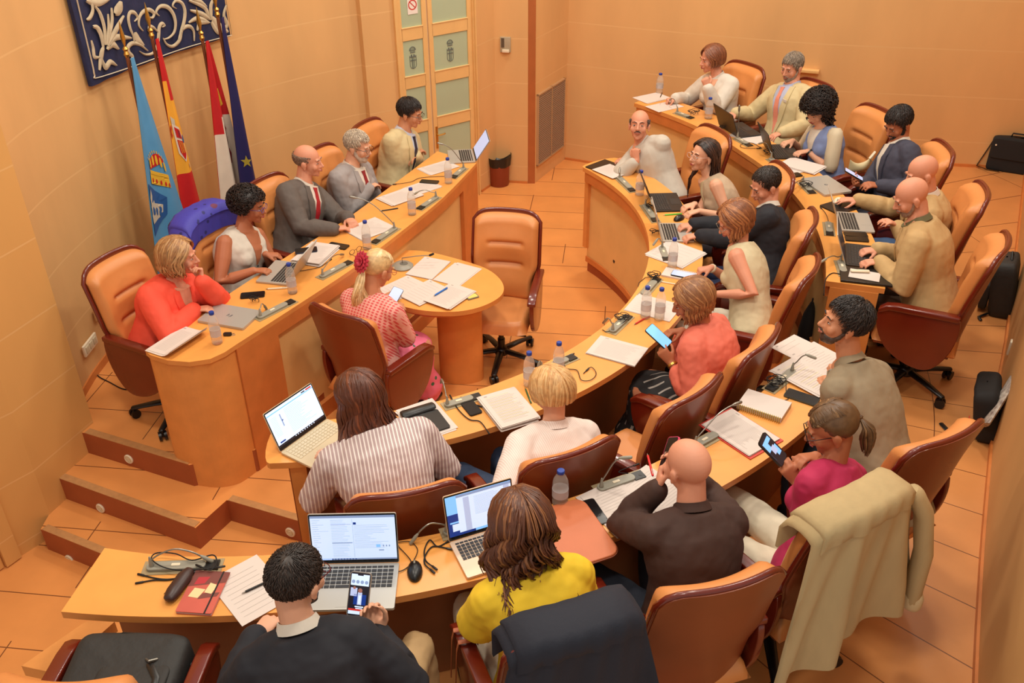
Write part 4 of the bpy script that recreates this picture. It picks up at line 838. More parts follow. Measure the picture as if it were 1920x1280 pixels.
def face_kids(par, Hc, H, s, brow, lips, eyes=True, look=0.):
    T = lambda p: Hc+H@(V(p)*s); b = MB()
    for sd in (-1, 1):
        b.ell(T((sd*.031, .0775, .0010)), (.0118*s, .0085*s, .0046*s), rot=H, seg=12, rings=8); b.ell(T((sd*.031, .0842, .0008)), (.0046*s, .0030*s, .0042*s), rot=H, seg=10, rings=6, m=1)
        b.tube([T((sd*.0185, .0835, .0025)), T((sd*.031, .0862, .0062)), T((sd*.0435, .0795, .0030))], [.0008*s, .0014*s, .0008*s], 5, m=1)
    b.build('eyes', [EYEW, IRIS], par)
    b = MB()
    for sd in (-1, 1): b.tube([T((sd*.014, .0930, .024)), T((sd*.030, .0935, .031)), T((sd*.048, .083, .025))], [.0028*s, .0036*s, .0020*s], 6)
    b.build('eyebrows', brow, par)
    b = MB(); b.tube([T((-.021, .093, -.058)), T((-.007, .1005, -.0545)), T((.007, .1005, -.0545)), T((.021, .093, -.058))], [.0022*s, .0042*s, .0042*s, .0022*s], 8)
    b.tube([T((-.019, .0935, -.060)), T((0, .0995, -.064)), T((.019, .0935, -.060))], [.0022*s, .0050*s, .0022*s], 8); b.build('lips', lips, par)
FING = [(.030, .072, 6), (.0105, .080, 1.5), (-.010, .075, -3), (-.029, .059, -9)]
POSE = dict(flat=(10, 16, 10, 20), type=(22, 38, 22, 25), fist=(72, 88, 50, 45), hold=(34, 46, 30, 30), pen=(48, 56, 30, 40), relax=(28, 32, 20, 25), chin=(60, 70, 40, 35))
def hand_into(b, wr, d, n, side, pose='relax', s=1.):
    """wr wrist, d finger direction, n back-of-hand normal; side +1 right hand"""
    d = V(d).normalized(); n = V(n); n = (n-d*n.dot(d)).normalized(); y = n.cross(d)*1.  # y towards left of d seen from the back
    th = y if side > 0 else -y
    R = M((d, th, n)).transposed(); T = lambda p: V(wr)+R@(V(p)*s)
    c1, c2, c3, ct = POSE[pose]
    b.tube([T((-.012, 0, 0)), T((.02, .001, 0)), T((.055, .002, .001)), T((.086, .0, .002))], [(.026*s, .019*s), (.031*s, .016*s), (.038*s, .0145*s), (.038*s, .012*s)], 14, side=th)
    b.ell(T((.035, .022, -.008)), (.026*s, .017*s, .014*s), rot=R, seg=10, rings=8)
    for i, (yy, L, sp) in enumerate(FING):
        k = 1+.08*i if pose in ('type', 'hold') else 1
        if pose == 'pen' and i > 1: k = 1.25
        p = V((.084-.004*abs(i-1), yy, .001)); a = 0; pts = [V((.05, yy*.85, .001)), p]; rr = [.009, .0092]
        for seg, cu, r in ((.45, c1, .0084), (.31, c2, .0078), (.24, c3, .0066)):
            a += rad(cu*k); dd = V((cos(a)*cos(rad(sp)), sin(rad(sp))*cos(a), -sin(a))); p = p+dd*L*seg; pts.append(p); rr.append(r)
        b.tube([T(q) for q in pts], [r*s for r in rr], 8)
    a = rad(ct); q0 = V((.018, .024, -.004)); q1 = q0+V((.030, .024, -.012)); q2 = q1+V((.030*cos(a*.5), .010, -.012-.02*sin(a))); q3 = q2+V((.024*cos(a), -.006, -.010-.012*sin(a)))
    b.tube([T(q) for q in (q0, q1, q2, q3)], [.0135*s, .0118*s, .0100*s, .0082*s], 8)
    return T, R
def person(lab, seat, face, top, gaze, outfit, hair, hands=(), skin='fair', tw=0., fem=False, b=1., hs=1., knees=None, legs='trousers', legc=(60, 60, 70), glass=None, beard=None, group=None, up=.0, lean_bulge=.03, shoes=(30, 26, 26), roll=0, brow=None, lipc=None, extra=None, vs=.0056):
    loc = V(seat); rz = rad(face-90); RL = M.Rotation(-rz, 3, 'Z'); L = lambda w: RL@(V(w)-loc)
    K = SK[skin]; t0 = L(P(*top))
    yl = rad(gaze[0]-face); H = M.Rotation(yl, 3, 'Z')@M.Rotation(-rad(gaze[1]), 3, 'X')@M.Rotation(rad(roll), 3, 'Y')
    s = hs; Hc = t0-V((0, 0, .090*s))-H@V((0, -.014, .032))*s
    hip = V((0, -.07, .53)); Nb = Hc+V((0, 0, -.128*s))+H@V((0, -.035, -.02))*s
    hd = (hip-Nb); hd.z = 0
    if hd.length > .02: Nb += hd.normalized()*min(.035, hd.length*.3)
    Nb.z += up
    axS = M.Rotation(rad(tw), 3, 'Z')@V((1, 0, 0)); ax0 = M.Rotation(rad(tw)*.3, 3, 'Z')@V((1, 0, 0))
    mid = (hip+Nb)/2+V((0, -lean_bulge, 0)); tl = (Nb-hip).length
    if abs(tl-.55) > .12: print('TORSO', lab, round(tl, 3), [round(x, 2) for x in Nb])
    def spine(t): return hip*(1-t)**2+mid*2*t*(1-t)+Nb*t*t if 0 <= t <= 1 else hip+(mid-hip).normalized()*t*tl
    f = 1 if not fem else .93
    SEC = [(-.2, .19*f, .14), (0, .182*(1.04 if fem else 1), .132), (.2, .160*f, .118), (.4, .150*f*(.95 if fem else 1), .108), (.62, .172*f, .122), (.78, .172*f, .112), (.86, .150*f, .095), (.93, .105*f, .075), (1.0, .066, .060)]
    def sec(t):
        A = interp([(q[0], q[1]) for q in SEC], t)*b; D = interp([(q[0], q[2]) for q in SEC], t)*(b if t < .8 else (1+b)/2); return A, D
    def frame(t):
        tg = (spine(t+.02)-spine(t-.02)).normalized(); a = (ax0.lerp(axS, smooth01(t))).normalized(); a = (a-tg*a.dot(tg)).normalized(); return a, a.cross(tg)*-1. , tg
    def surf(t, x, e=0., back=False):
        """point on the torso at height t, lateral metres x, on the front (or back), pushed out by e"""
        A, D = sec(t); A += e; D += e; a, fw, tg = frame(t); q = max(-.98, min(.98, x/A)); y = D*math.sqrt(1-q*q)
        return spine(t)+a*x+fw*(y if not back else -y)
    # check that fw points forward
    def loft(bb, e, t0_=0., t1_=1., n=16, cut=None, grow=0.):
        pts, rr = [], []
        for k in range(n+1):
            t = t0_+(t1_-t0_)*k/n; A, D = sec(t); g = grow*max(0, .35-t); pts.append(spine(t)); rr.append((A+e+g, D+e+g*.8))
        # tube with varying side axis: build rings by hand
        vs_ = []
        for k in range(n+1):
            t = t0_+(t1_-t0_)*k/n; a, fw, tg = frame(t); p = pts[k]; r = rr[k]
            for j in range(24):
                q = 2*pi*j/24; cx = cos(q); sx = sin(q); vs_.append(p+a*r[0]*(abs(cx)**.85*(1 if cx > 0 else -1))+fw*r[1]*(abs(sx)**.9*(1 if sx > 0 else -1)))
        fs = [(k*24+j, k*24+(j+1) % 24, (k+1)*24+(j+1) % 24, (k+1)*24+j) for k in range(n) for j in range(24)]+[tuple(range(24))[::-1], tuple(range(n*24, n*24+24))]
        bb.add(vs_, fs)
        if fem and t1_ > .6:
            for sd in (-1, 1):
                a, fw, tg = frame(.62); bb.ell(spine(.62)+a*sd*.072*b+fw*(.085*b+e*.5), (.058+e*.5, .052+e*.5, .056+e*.5), seg=12, rings=9)
    o_ = outfit; e = o_.get('ease', .014)
    body = MB(); loft(body, -.006)
    body.tube([Nb-V((0, 0, .05)), Nb, Hc+H@V((0, -.028, -.055))*s, Hc+H@V((0, -.02, -.01))*s], [.075, .058*(.88 if fem else 1)*b**.5, .054*(.86 if fem else 1), .055], 14)
    head_into(body, Hc, H, s, fem)
    J = {}
    aS, fS, tS = frame(.86)
    for sd in (-1, 1):
        J[sd] = spine(.85)+aS*sd*(.164*b*f)-tS*.014
        body.tube([spine(.9), J[sd]], [.05, .05], 10)
    info = {}; arms = {}
    hk = {1: None, -1: None}
    for h in hands: hk[1 if h[0] == 'R' else -1] = h
    for sd in (-1, 1):
        h = hk[sd]
        if h is None: h = ('x', None, None, (0, 0, 1), 'relax'); hc = V((sd*.20, .18, .64)); d = V((-sd*.25, .9, -.1)); n = V((0, 0, 1)); pole = None; pose = 'relax'
        else:
            hc = L(P(*h[1])) if len(h[1]) == 3 and abs(h[1][0]) > 20 else V(h[1]); dv = h[2]
            d = RL@V((cos(rad(dv[0]))*cos(rad(dv[1])), sin(rad(dv[0]))*cos(rad(dv[1])), sin(rad(dv[1])))) ; n = RL@V(h[3]); pose = h[4]; pole = h[5] if len(h) > 5 else None
        wr = hc-d*.075
        U, F = .275*(b**.3)*(.95 if fem else 1), .25*(.95 if fem else 1); v_ = wr-J[sd]; dist = v_.length
        if dist > (U+F)*.985: wr = J[sd]+v_.normalized()*(U+F)*.985; hc = wr+d*.075; print('REACH', lab, 'R' if sd > 0 else 'L', round(dist, 2)); dist = (wr-J[sd]).length
        if dist < .14: dist = .14
        ca = (U*U+dist*dist-F*F)/(2*U*dist); ca = max(-1, min(1, ca)); u = (wr-J[sd]).normalized()
        pl = V(pole) if pole else V((sd*.55, -.25, -.8)); pl = (pl-u*pl.dot(u)).normalized(); El = J[sd]+u*U*ca+pl*U*math.sqrt(1-ca*ca)
        th_ = 1.08 if b > 1.1 else (1. if not fem else .9)
        body.tube([J[sd], lerp(J[sd], El, .4), El, lerp(El, wr, .35), wr-(wr-El)*.08, wr], [.053*b**.5, .048*th_*b**.5, .039*th_, .038*th_, .026*th_, .0235*th_], 12)
        if pose == 'thumb': pass
        T_, R_h = hand_into(body, wr, d, n, sd, pose, (.98 if not fem else .90)*s)
        arms[sd] = (J[sd], El, wr, d, n, T_)
    # legs
    kn = knees or ((-.10, .35, .50), (.10, .35, .50)); feet = []
    for i, sd in enumerate((-1, 1)):
        k = V(kn[i]); hp = V((sd*.085, -.04, .50)); an = V((k.x*1.05, k.y-.08+(.04 if i else 0), .10)); toe = an+V((0, .12, -.05)); feet.append((an, toe))
        body.tube([hp, lerp(hp, k, .5), k, lerp(k, an, .35), an, ], [.080, .070, .050, .050, .034], 12); body.tube([an-V((0, .02, .03)), toe], [.036, .028], 8)
        arms['k%d' % sd] = (hp, k, an)
    col = K
    o = body.build('person', col, None, loc=loc, rz=rz, remesh=vs, sm=2); tag(o, lab, 'person', group)
    face_kids(o, Hc, H, s, (hairmat(*brow)[0] if brow else (hairmat(*hair[1])[0] if hair and hair[1] else IRIS)), lipc or (LIPS if fem else LIPM))
    # trousers / skirt
    if legs == 'trousers':
        tb = MB(); tb.ell((0, -.06, .52), (.185*b, .15, .10), seg=18, rings=10)
        for i, sd in enumerate((-1, 1)):
            hp, k, an = arms['k%d' % sd]; tb.tube([hp, lerp(hp, k, .5), k, lerp(k, an, .35), lerp(k, an, .95)], [.096, .088, .070, .066, .056], 14)
        tb.build('trousers', cloth('trousers_'+lab[:18], legc) if isinstance(legc, tuple) else legc, o, remesh=.011, sm=4, disp=.012, dscale=.07)
    elif legs == 'skirt':
        sb = MB(); hp, k, an = arms['k1']; k0 = (V(kn[0])+V(kn[1]))/2
        sb.ell((0, -.06, .52), (.19, .16, .11), seg=18, rings=10); sb.tube([V((0, -.03, .51)), lerp(V((0, 0, .51)), k0, .6), k0, k0+V((0, -.02, -.20)), k0+V((0, .02, -.36))], [(.17, .10), (.165, .09), (.15, .085), (.16, .11), (.19, .14)], 20, side=(1, 0, 0))
        sb.build('skirt', legc, o, remesh=.011, sm=4, disp=.02, dscale=.09)
    for i, (an, toe) in enumerate(feet):
        MB().tube([an+V((0, -.045, -.045)), an+V((0, .03, -.045)), toe+V((0, .02, -.005))], [(.038, .045), (.042, .042), (.036, .026)], 12, side=(1, 0, 0)).build('shoe', mat('shoe_'+lab[:12], shoes, .4), o, sm=0)
    # top garment
    tb = MB(); jk = o_.get('kind', 'shirt'); hem = o_.get('hem', -.05 if jk != 'jacket' else -.18)
    loft(tb, e, hem, o_.get('neck', .965), 18, grow=.04 if jk == 'jacket' else .0)
    sl = o_.get('sleeve', 1.)
    for sd in (-1, 1):
        Jp, El, wr, d, n, T_ = arms[sd]
        (tb.tube([spine(.90), lerp(spine(.92), Jp, .6)+tS*.008, Jp], [.045+e, .050+e, .052+e], 12) if sl > 0 else tb.tube([spine(.90), lerp(spine(.92), Jp, .5)+tS*.006, lerp(spine(.92), Jp, .74)+tS*.004], [.045+e*.6, .048+e*.5, .047+e*.3], 12))
        if sl > 0: tb.tube([spine(.62)+aS*sd*.085*b, spine(.76)+aS*sd*.115*b, lerp(spine(.84), Jp, .85)], [.085+e*.8, .078+e*.9, .050+e], 14)
        if sl > 0:
            ue = e*1.1; se = .053*b**.5
            if sl <= .5:
                q = sl*2; tb.tube([Jp, lerp(Jp, El, q*.5), lerp(Jp, El, q)], [se+ue, se-.002+ue, se+ue+.006], 14, caps=1 if sl < .5 else 2)
            else:
                q = (sl-.5)*2*.97; fe = o_.get('cuffr', .036)
                tb.tube([Jp, lerp(Jp, El, .45), El, lerp(El, wr, q*.4), lerp(El, wr, q)], [se+ue, .050*b**.5+ue, .044*b**.3+ue, .043+ue, fe+ue*.6], 14)
    e_ = 0; m = o_['mat'] if not isinstance(o_['mat'], tuple) else cloth('cloth_'+lab[:20], o_['mat'], bump=.3)
    ga = tb.build(o_.get('name', 'shirt' if jk != 'jacket' else 'jacket'), m, o, remesh=.0085, sm=8, disp=o_.get('disp', .009), dscale=o_.get('ds', .055))
    def strip(nm, par, m_, rows, off, th=.008, n=14, back=False):
        """rows: (t, x_left, x_right)"""
        q = MB(); ts = [r[0] for r in rows]
        def g(U, W, oo): t = lerp(ts[0], ts[-1], W); x = lerp(interp([(r[0], r[1]) for r in rows], t), interp([(r[0], r[2]) for r in rows], t), U); return surf(t, x, oo, back)
        q.grid(lambda U, W: g(U, W, off), 8, n, thick=lambda U, W: g(U, W, off-th)); return q.build(nm, m_, par)
    v = o_.get('v', None)
    if v:
        vt, vw, vm = v                  # bottom height, half width at the neck, material
        strip('shirt_front' if vm is not K else 'bare_neckline', o, vm, [(vt, -.004, .004), (lerp(vt, .97, .5), -vw*.55, vw*.55), (.97, -vw, vw)], e+.006, .03)
    if o_.get('tie'):
        strip('necktie', o, o_['tie'], [(max(.2, (v[0] if v else .3)-.02), -.030, .030), (.6, -.026, .026), (.9, -.016, .016), (.955, -.024, .024)], e+.0125, .006, 18)
    if jk == 'jacket':
        vt, vw, _ = v or (.45, .06, None)
        for sd in (-1, 1):
            strip('lapel', o, m, [(vt-.01, sd*.002, sd*.02), (lerp(vt, .97, .55), sd*vw*.5, sd*(vw*.5+.055)), (lerp(vt, .97, .8), sd*vw*.78, sd*(vw*.78+.048)), (.965, sd*vw*.85, sd*(vw+.02))], e+.013, .008)
    cl = o_.get('collar')
    if cl:
        q = MB(); a, fw, tg = frame(.98); c0 = Nb+tg*(-.012); rb = .061*b**.4*(.92 if fem else 1)
        def cg(U, W, o):
            w_ = 2*pi*U; fr_ = max(0, sin(w_)); r_ = rb+.014*(1-W)+o; return c0+a*(r_*cos(w_))+fw*(r_*.98*sin(w_)+.012*fr_)+tg*(.034*W-.030*fr_)
        q.grid(lambda U, W: cg(U, W, .004), 28, 4, thick=lambda U, W: cg(U, W, 0)); q.build('collar', cl if not isinstance(cl, bool) else m, o)
    if o_.get('cuff'):
        for sd in (-1, 1):
            Jp, El, wr, d, n, T_ = arms[sd]; u = (wr-El).normalized()
            MB().tube([wr-u*.035, wr-u*.004], [.034, .031], 14, caps=1).build('shirt_cuff', o_['cuff'], o)
    if o_.get('belt'):
        q = MB(); 
        for k in range(2): pass
        rows = []; vs_ = []; n_ = 2
        for k in range(6):
            t = .36+.075*k/5; A, D = sec(t); a, fw, tg = frame(t); A += e+.012; D += e+.012
            for j in range(32): w_ = 2*pi*j/32; vs_.append(spine(t)+a*A*cos(w_)+fw*D*sin(w_))
        q.add(vs_, [(k*32+j, k*32+(j+1) % 32, (k+1)*32+(j+1) % 32, (k+1)*32+j) for k in range(5) for j in range(32)]); q.build('belt', o_['belt'], o)
    if o_.get('buttons'):
        for k in range(3):
            q = surf(.30+.10*k, 0, e+.012); MB().ell(q, (.007, .004, .007)).build('button', BLACK, o)
    # hair
    if hair and hair[0] != 'none': do_hair(o, Hc, H, s, hair, Nb)
    if beard:
        kind, bc = beard; q = MB(); T = lambda p: Hc+H@(V(p)*s)
        if kind in ('full', 'short'):
            r = .006 if kind == 'full' else .0025
            q.ell(T((0, .045, -.082)), (.044+r, .040+r, .034+r), rot=H, seg=18, rings=12); q.ell(T((0, .063, -.097)), (.024+r, .021+r, .018+r), rot=H, seg=14, rings=10)
            for sd in (-1, 1): q.tube([T((sd*.068, .004, -.02)), T((sd*.057, .022, -.055)), T((sd*.035, .046, -.085))], [.006+r, .010+r, .014+r], 8)
        q.tube([T((-.028, .088, -.054)), T((-.012, .0985, -.0455)), T((.012, .0985, -.0455)), T((.028, .088, -.054))], [.004, .006, .006, .004], 8)
        q.build('beard' if kind != 'moustache' else 'moustache', hairmat(*bc)[0], o, remesh=.005, sm=1, disp=.006, dscale=.012)
    if glass: glasses(None, M.Translation(Hc+H@V((0, .105, .002))*s)@H.to_4x4(), None, glass, o)
    info.update(o=o, Hc=Hc, H=H, surf=surf, arms=arms, L=L, RL=RL, frame=frame, spine=spine, Nb=Nb, loc=loc, rz=rz)
    for sd, nm in ((1, 'R'), (-1, 'L')):
        Jp, El, wr, d, n, T_ = arms[sd]; info[nm] = (loc+RL.transposed()@(wr+d*.085-n*.030), RL.transposed()@d, RL.transposed()@n)
    return info
def watch(I, side, m=BLACK, name='wristwatch'):
    Jp, El, wr, d, n, T_ = I['arms'][side]; u = (wr-El).normalized(); MB().tube([wr-u*.02, wr-u*.008], [.031, .030], 14, caps=1).build(name, m, I['o'])
def do_hair(par, Hc, H, s, spec, Nb):
    kind, hc = spec[0], spec[1]; opt = spec[2] if len(spec) > 2 else {}
    m1, m2 = hairmat(*hc); T = lambda p: Hc+H@(V(p)*s); rn = random.Random(len(kind)+len(par['label'])); Hi = H.transposed()
    vol = opt.get('vol', 0.); c0 = V((0, -.018, .036)); R0 = V((.082+vol, .102+vol, .090+vol*.8))
    def line(y, fr=None):                      # hairline height above which hair grows
        top_ = opt.get('fore', .088)
        return interp([(-.12, opt.get('nape', -.055)), (-.06, opt.get('nape', -.055)+.0), (-.02, -.012), (.012, .006), (.03, .035), (.055, top_-.012), (.09, top_)], y)
    b = MB(); nu, nv = 40, 26
    recede = opt.get('bald', 0)
    def cap(U, W):
        th_ = 2*pi*U; ph = -pi/2+pi*W; p = V((R0.x*cos(ph)*cos(th_), R0.y*cos(ph)*sin(th_), R0.z*sin(ph)))+c0
        k = smooth01((p.z-line(p.y))/.022+.3)
        if recede: k = min(k, smooth01((recede-p.z)/.02+.5) if (p.y > -.11) else 1)
        nz = opt.get('rough', .002)*(rn.random()-.5)*2
        return T(c0+(p-c0)*((.80+.20*k)+nz*k/.09))
    if kind not in ('none',): b.grid(cap, nu, nv); 
    L = opt.get('len', .0); n = int(opt.get('n', 150)*2.6); wave = opt.get('wave', .0); w0 = opt.get('w', .011)*.52
    jobs = []
    if kind == 'short':
        crown = V((0, -.055, .12)); n = int(opt.get('n', 340)*6.5); ln = opt.get('lock', .040)*.8; w0 *= .75
        for k in range(n):
            u = rn.random()*2*pi; ph = math.asin(max(-1, min(1, rn.uniform(-.55, 1.)))); p = V((R0.x*cos(ph)*cos(u), R0.y*cos(ph)*sin(u), R0.z*sin(ph)))+c0
            if p.z < line(p.y)-.002 or (recede and p.z > recede-.004): continue
            dr = (p-crown); 
            if dr.length < .01: dr = V((0, .1, 0))
            nrm = V(((p-c0).x/R0.x**2, (p-c0).y/R0.y**2, (p-c0).z/R0.z**2)).normalized(); dr = (dr-nrm*dr.dot(nrm)).normalized(); dr = (dr+V((rn.uniform(-.5, .5), rn.uniform(-.3, .3), 0))*.5).normalized()
            lift = opt.get('lift', .006)*.45; pts = [p-nrm*.004, p+dr*ln*.4+nrm*lift*.8, p+dr*ln*.8+nrm*lift*.4-nrm*.004, p+dr*ln-nrm*.008]
            b.tube([T(q) for q in pts], [w0*.32*s, w0*.36*s, w0*.24*s, .0006], 4, m=1 if rn.random() < opt.get('hl', .25) else 0)
    elif kind == 'afro':
        n = opt.get('n', 420)*2
        for k in range(n):
            u = rn.random()*2*pi; ph = math.asin(rn.uniform(-.6, 1.)); p = V((R0.x*cos(ph)*cos(u), R0.y*cos(ph)*sin(u), R0.z*sin(ph)))+c0
            if p.z < line(p.y)-.02 and p.y > -.0: continue
            nrm = (p-c0).normalized(); a = nrm.orthogonal().normalized(); c_ = nrm.cross(a); ph0 = rn.random()*6; rr = opt.get('cr', .011); L1 = opt.get('cl', .035)
            pts = [p*1.0+nrm*(j/7*L1-.012)+a*rr*cos(ph0+j*1.5)+c_*rr*sin(ph0+j*1.5) for j in range(8)]
            b.tube([T(q) for q in pts], [.0034]*7+[.0015], 4, m=1 if rn.random() < .2 else 0)
    else:
        # parted hair: locks leave the parting, hug the head, then hang
        back_only = opt.get('gather'); cl = opt.get('curl', 0)
        for k in range(n):
            side = 1 if rn.random() < .5 else -1; yy = rn.uniform(-.10, .062) if kind != 'pony' else rn.uniform(-.02, .065)
            ang_end = rn.uniform(0, 1)
            # target azimuth on head rim (degrees from front, 60..180)
            az = lerp(opt.get('front', 62), 178, max(0, min(1, (.062-yy)/.16*.85+rn.uniform(-.12, .25)))); az = max(opt.get('front', 62), min(179, az))
            y0 = yy; x0 = opt.get('part', 0)+side*.004; z0 = R0.z*math.sqrt(max(.02, 1-((y0-c0.y)/R0.y)**2-(x0/R0.x)**2))+c0.z
            a_ = rad(az); off = rn.uniform(0, 1)*opt.get('thick', .014)
            end = V((side*sin(a_)*(R0.x+off), cos(a_)*(R0.y+off)+c0.y, c0.z-.035+opt.get('drop', 0)))
            st = V((x0, y0, z0)); pts = []
            for j in range(6):
                t = j/5; q = st.lerp(end, t); dq = q-c0; e_ = math.sqrt((dq.x/(R0.x+off*t))**2+(dq.y/(R0.y+off*t))**2+(dq.z/(R0.z+off*t))**2); q = c0+dq/max(e_, .2)*1.0; q.z -= 0
                pts.append(T(q))
            if back_only is not None:
                g = T(back_only); pts = pts[:3]+[lerp(pts[3], g, .45), g+V((rn.uniform(-1, 1), rn.uniform(-1, 1), rn.uniform(-1, 1)))*.008]
                rr = [w0*.5, w0, w0, w0*.8, w0*.5]
            else:
                p = pts[-1].copy(); LL = L*rn.uniform(.8, 1.08); nseg = 10 if L > .12 else 6; out = (pts[-1]-Hc); out.z = 0; out = out.normalized(); ph0 = (az*.085+side*1.3+rn.random()*1.3 if wave > .008 else rn.random()*6.28); tang = out.cross(V((0, 0, 1)))
                fr = opt.get('flare', 0.); isb = (p-Nb).y < .04
                for j in range(1, nseg+1):
                    t = j/nseg; q = p+V((0, 0, -LL*t))+out*(fr*t*t)+out*wave*sin(ph0+t*opt.get('wf', 9))*t**.5+tang*wave*cos(ph0+t*opt.get('wf', 9)*.9)*t**.5
                    if cl: q += -out*cl*max(0, t-.65)*2.2+V((0, 0, cl*max(0, t-.75)*1.2))
                    # keep clear of neck and shoulders
                    dn = q-Nb; hor = V((dn.x, dn.y, 0)); need = .075 if q.z > Nb.z else .135
                    if opt.get('back') and q.z < Nb.z+.02:
                        q.y = lerp(q.y, min(q.y, Nb.y-.142-.015*t) if isb else max(q.y, Nb.y+.10), smooth01((Nb.z+.02-q.z)/.10))
                    pts.append(q)
                m_ = len(pts); rr = [w0*.5]+[w0]*(m_-4)+[w0*.8, w0*.5, .0015]
            b.tube(pts, [(r*s, r*s*.45) for r in rr], 5, m=1 if rn.random() < opt.get('hl', .25) else 0, side=(H@V((0, 1, 0)) if kind != 'x' else None))
        if kind == 'pony':
            g = T(back_only)
            for k in range(opt.get('pn', 46)*3):
                ph0 = rn.random()*6.28; r_ = opt.get('pr', .035)*math.sqrt(rn.random()); LL = L*rn.uniform(.75, 1.05); dv = V(opt.get('pdir', (0, -.06, 0))); pts = [g]
                for j in range(1, 9):
                    t = j/8; bul = sin(min(1, t*1.3)*pi*.5)*(1-.45*t); pts.append(g+dv*min(1, t*2.4)+V((0, 0, -LL*t**1.15))+V((cos(ph0), sin(ph0), 0))*r_*bul+V((sin(ph0+t*opt.get('wf', 6)), cos(ph0+t*opt.get('wf', 6)), 0))*wave*t)
                b.tube(pts, [(w0*.6, w0*.4)]+[(w0, w0*.5)]*6+[(w0*.7, w0*.3), (.0015, .001)], 5, m=1 if rn.random() < opt.get('hl', .3) else 0, side=(1, 0, 0))
    b.build('hair', [m1, m2], par, ang=2.)
WHT = cloth('white_cotton', (216, 206, 192)); NAVY = cloth('navy_wool', (28, 28, 36), bump=.15); TIE_R = cloth('tie_red', (170, 30, 40), .5); TIE_N = cloth('tie_navy', (26, 30, 54), .5); TIE_S = cloth('tie_salmon', (226, 140, 116), .5); TIE_D = cloth('tie_wine', (140, 28, 34), .5)
SUITB = cloth('beige_suit', (206, 186, 140)); SUITT = cloth('tan_suit', (190, 156, 106)); SUITG = cloth('grey_suit', (98, 88, 82)); SUITL = cloth('light_grey_suit', (158, 150, 148)); BLZ = cloth('stone_blazer', (150, 134, 108)); JEAN = cloth('denim', (44, 58, 84))
UPV = (0, 0, 1)
ring = lambda R, a, z: tuple(pol(R, a, z))
# --- outer bench, foreground
hd = lambda s_, px, az, n=UPV, pose='type', pole=None: (s_, px, az, n, pose)+((pole,) if pole else ())
I = person('man in a dark navy jacket seen from behind, holding up a phone', ring(4.12, -80.8, FO), 99, (545, 1036, 1.68), (62, 14), dict(kind='jacket', mat=NAVY, ease=.024, v=(.5, .05, WHT), collar=WHT, cuff=WHT), ('short', ('dark', (44, 32, 26)), dict(lift=.012, lock=.035, n=420)),
    [hd('R', (699, 1150, 1.25), (108, 48), (.15, .72, -.68), 'hold', (.75, -.45, -.75)), hd('L', (505, 1165, 1.14), (60, 0))], 'fair', b=1.0, legc=(196, 160, 112), knees=((-.12, .40, .5), (.30, .44, .52)), glass=mat('frame_wine', (90, 24, 30), .3), beard=('short', ('dark', (44, 32, 26))))
Y_, X_, Z_ = V((.06, .45, .9)).normalized(), V((1, -.0, .0)), None
def hold_phone(label, c, upv, facev, scr=None, case=BLACK, w=.074, h=.152):
    u = V(upv).normalized(); f_ = V(facev); f_ = (f_-u*f_.dot(u)).normalized(); x = u.cross(f_); return phone(c, 0, label, case, scr, M((x, u, f_)).transposed(), w, h)
ph = hold_phone('phone held up in the foreground, showing a photo of men in suits', P(674, 1113, 1.29), (.10, .55, .75), (-.1, -.85, .52), S_DARK, mat('case_grey', (150, 140, 128), .4), .078, .158)
sb = MB(); 
def pq(x0, y0, x1, y1, m, z=.0095): sb.add([(x0*.035, y0*.074, z), (x1*.035, y0*.074, z), (x1*.035, y1*.074, z), (x0*.035, y1*.074, z)], [(0, 1, 2, 3)], m)
pq(-.95, .42, .95, .96, 0); pq(-.9, -.62, .95, .40, 2, .0094); pq(-.95, -.96, .95, -.8, 0); pq(-.95, -.8, .95, -.70, 3)
for k in range(4): sb.lathe([(.0065, .0096), (.0065, .0098)], 12, c=(-.024+k*.016, .044, 0), m=4)
pq(-.1, -.5, .35, .1, 1, .0097); pq(-.5, -.5, .8, .0, 5, .0096); pq(.0, -.45, .25, -.05, 0, .0099); sb.lathe([(.008, .0098), (.008, .0100)], 12, c=(.004, .014, 0), m=6); pq(-.9, -.1, -.2, .3, 1, .0096); sb.lathe([(.005, .0098), (.005, .0100)], 12, c=(-.018, .022, 0), m=6); pq(-.3, -.62, .6, -.56, 0, .0101); pq(-.2, -.70, .5, -.65, 0, .0101); pq(-.3, .9, .3, 1., 2, .0099)
sb.build('screen_picture', [S_WHITE, S_GREY, S_DARK, S_RED, S_LINE, S_NAVY, S_SKIN], ph, smooth=False)
YEL = cloth('yellow_top', (238, 198, 44), bump=.2)
I = person('woman in a bright yellow short sleeved top with wavy brown hair, from behind', ring(3.95, -69.8, FO), 110, (975, 928, 1.66), (112, 22), dict(mat=YEL, ease=.022, sleeve=.36, disp=.006, ds=.055), ('long', ('brown', (92, 50, 30), (142, 90, 54)), dict(len=.23, n=210, wave=.030, wf=10, thick=.03, vol=.012, flare=.03, w=.012, back=1, hl=.25, curl=.03)),
    [hd('R', (970, 1045, 1.15), (115, -5)), hd('L', (925, 1055, 1.15), (100, -5))], 'pink', fem=True, b=1.06, legc=(226, 214, 190), knees=((-.16, .42, .50), (.13, .42, .50)))
BRN = cloth('brown_jumper', (64, 40, 32), bump=.2)
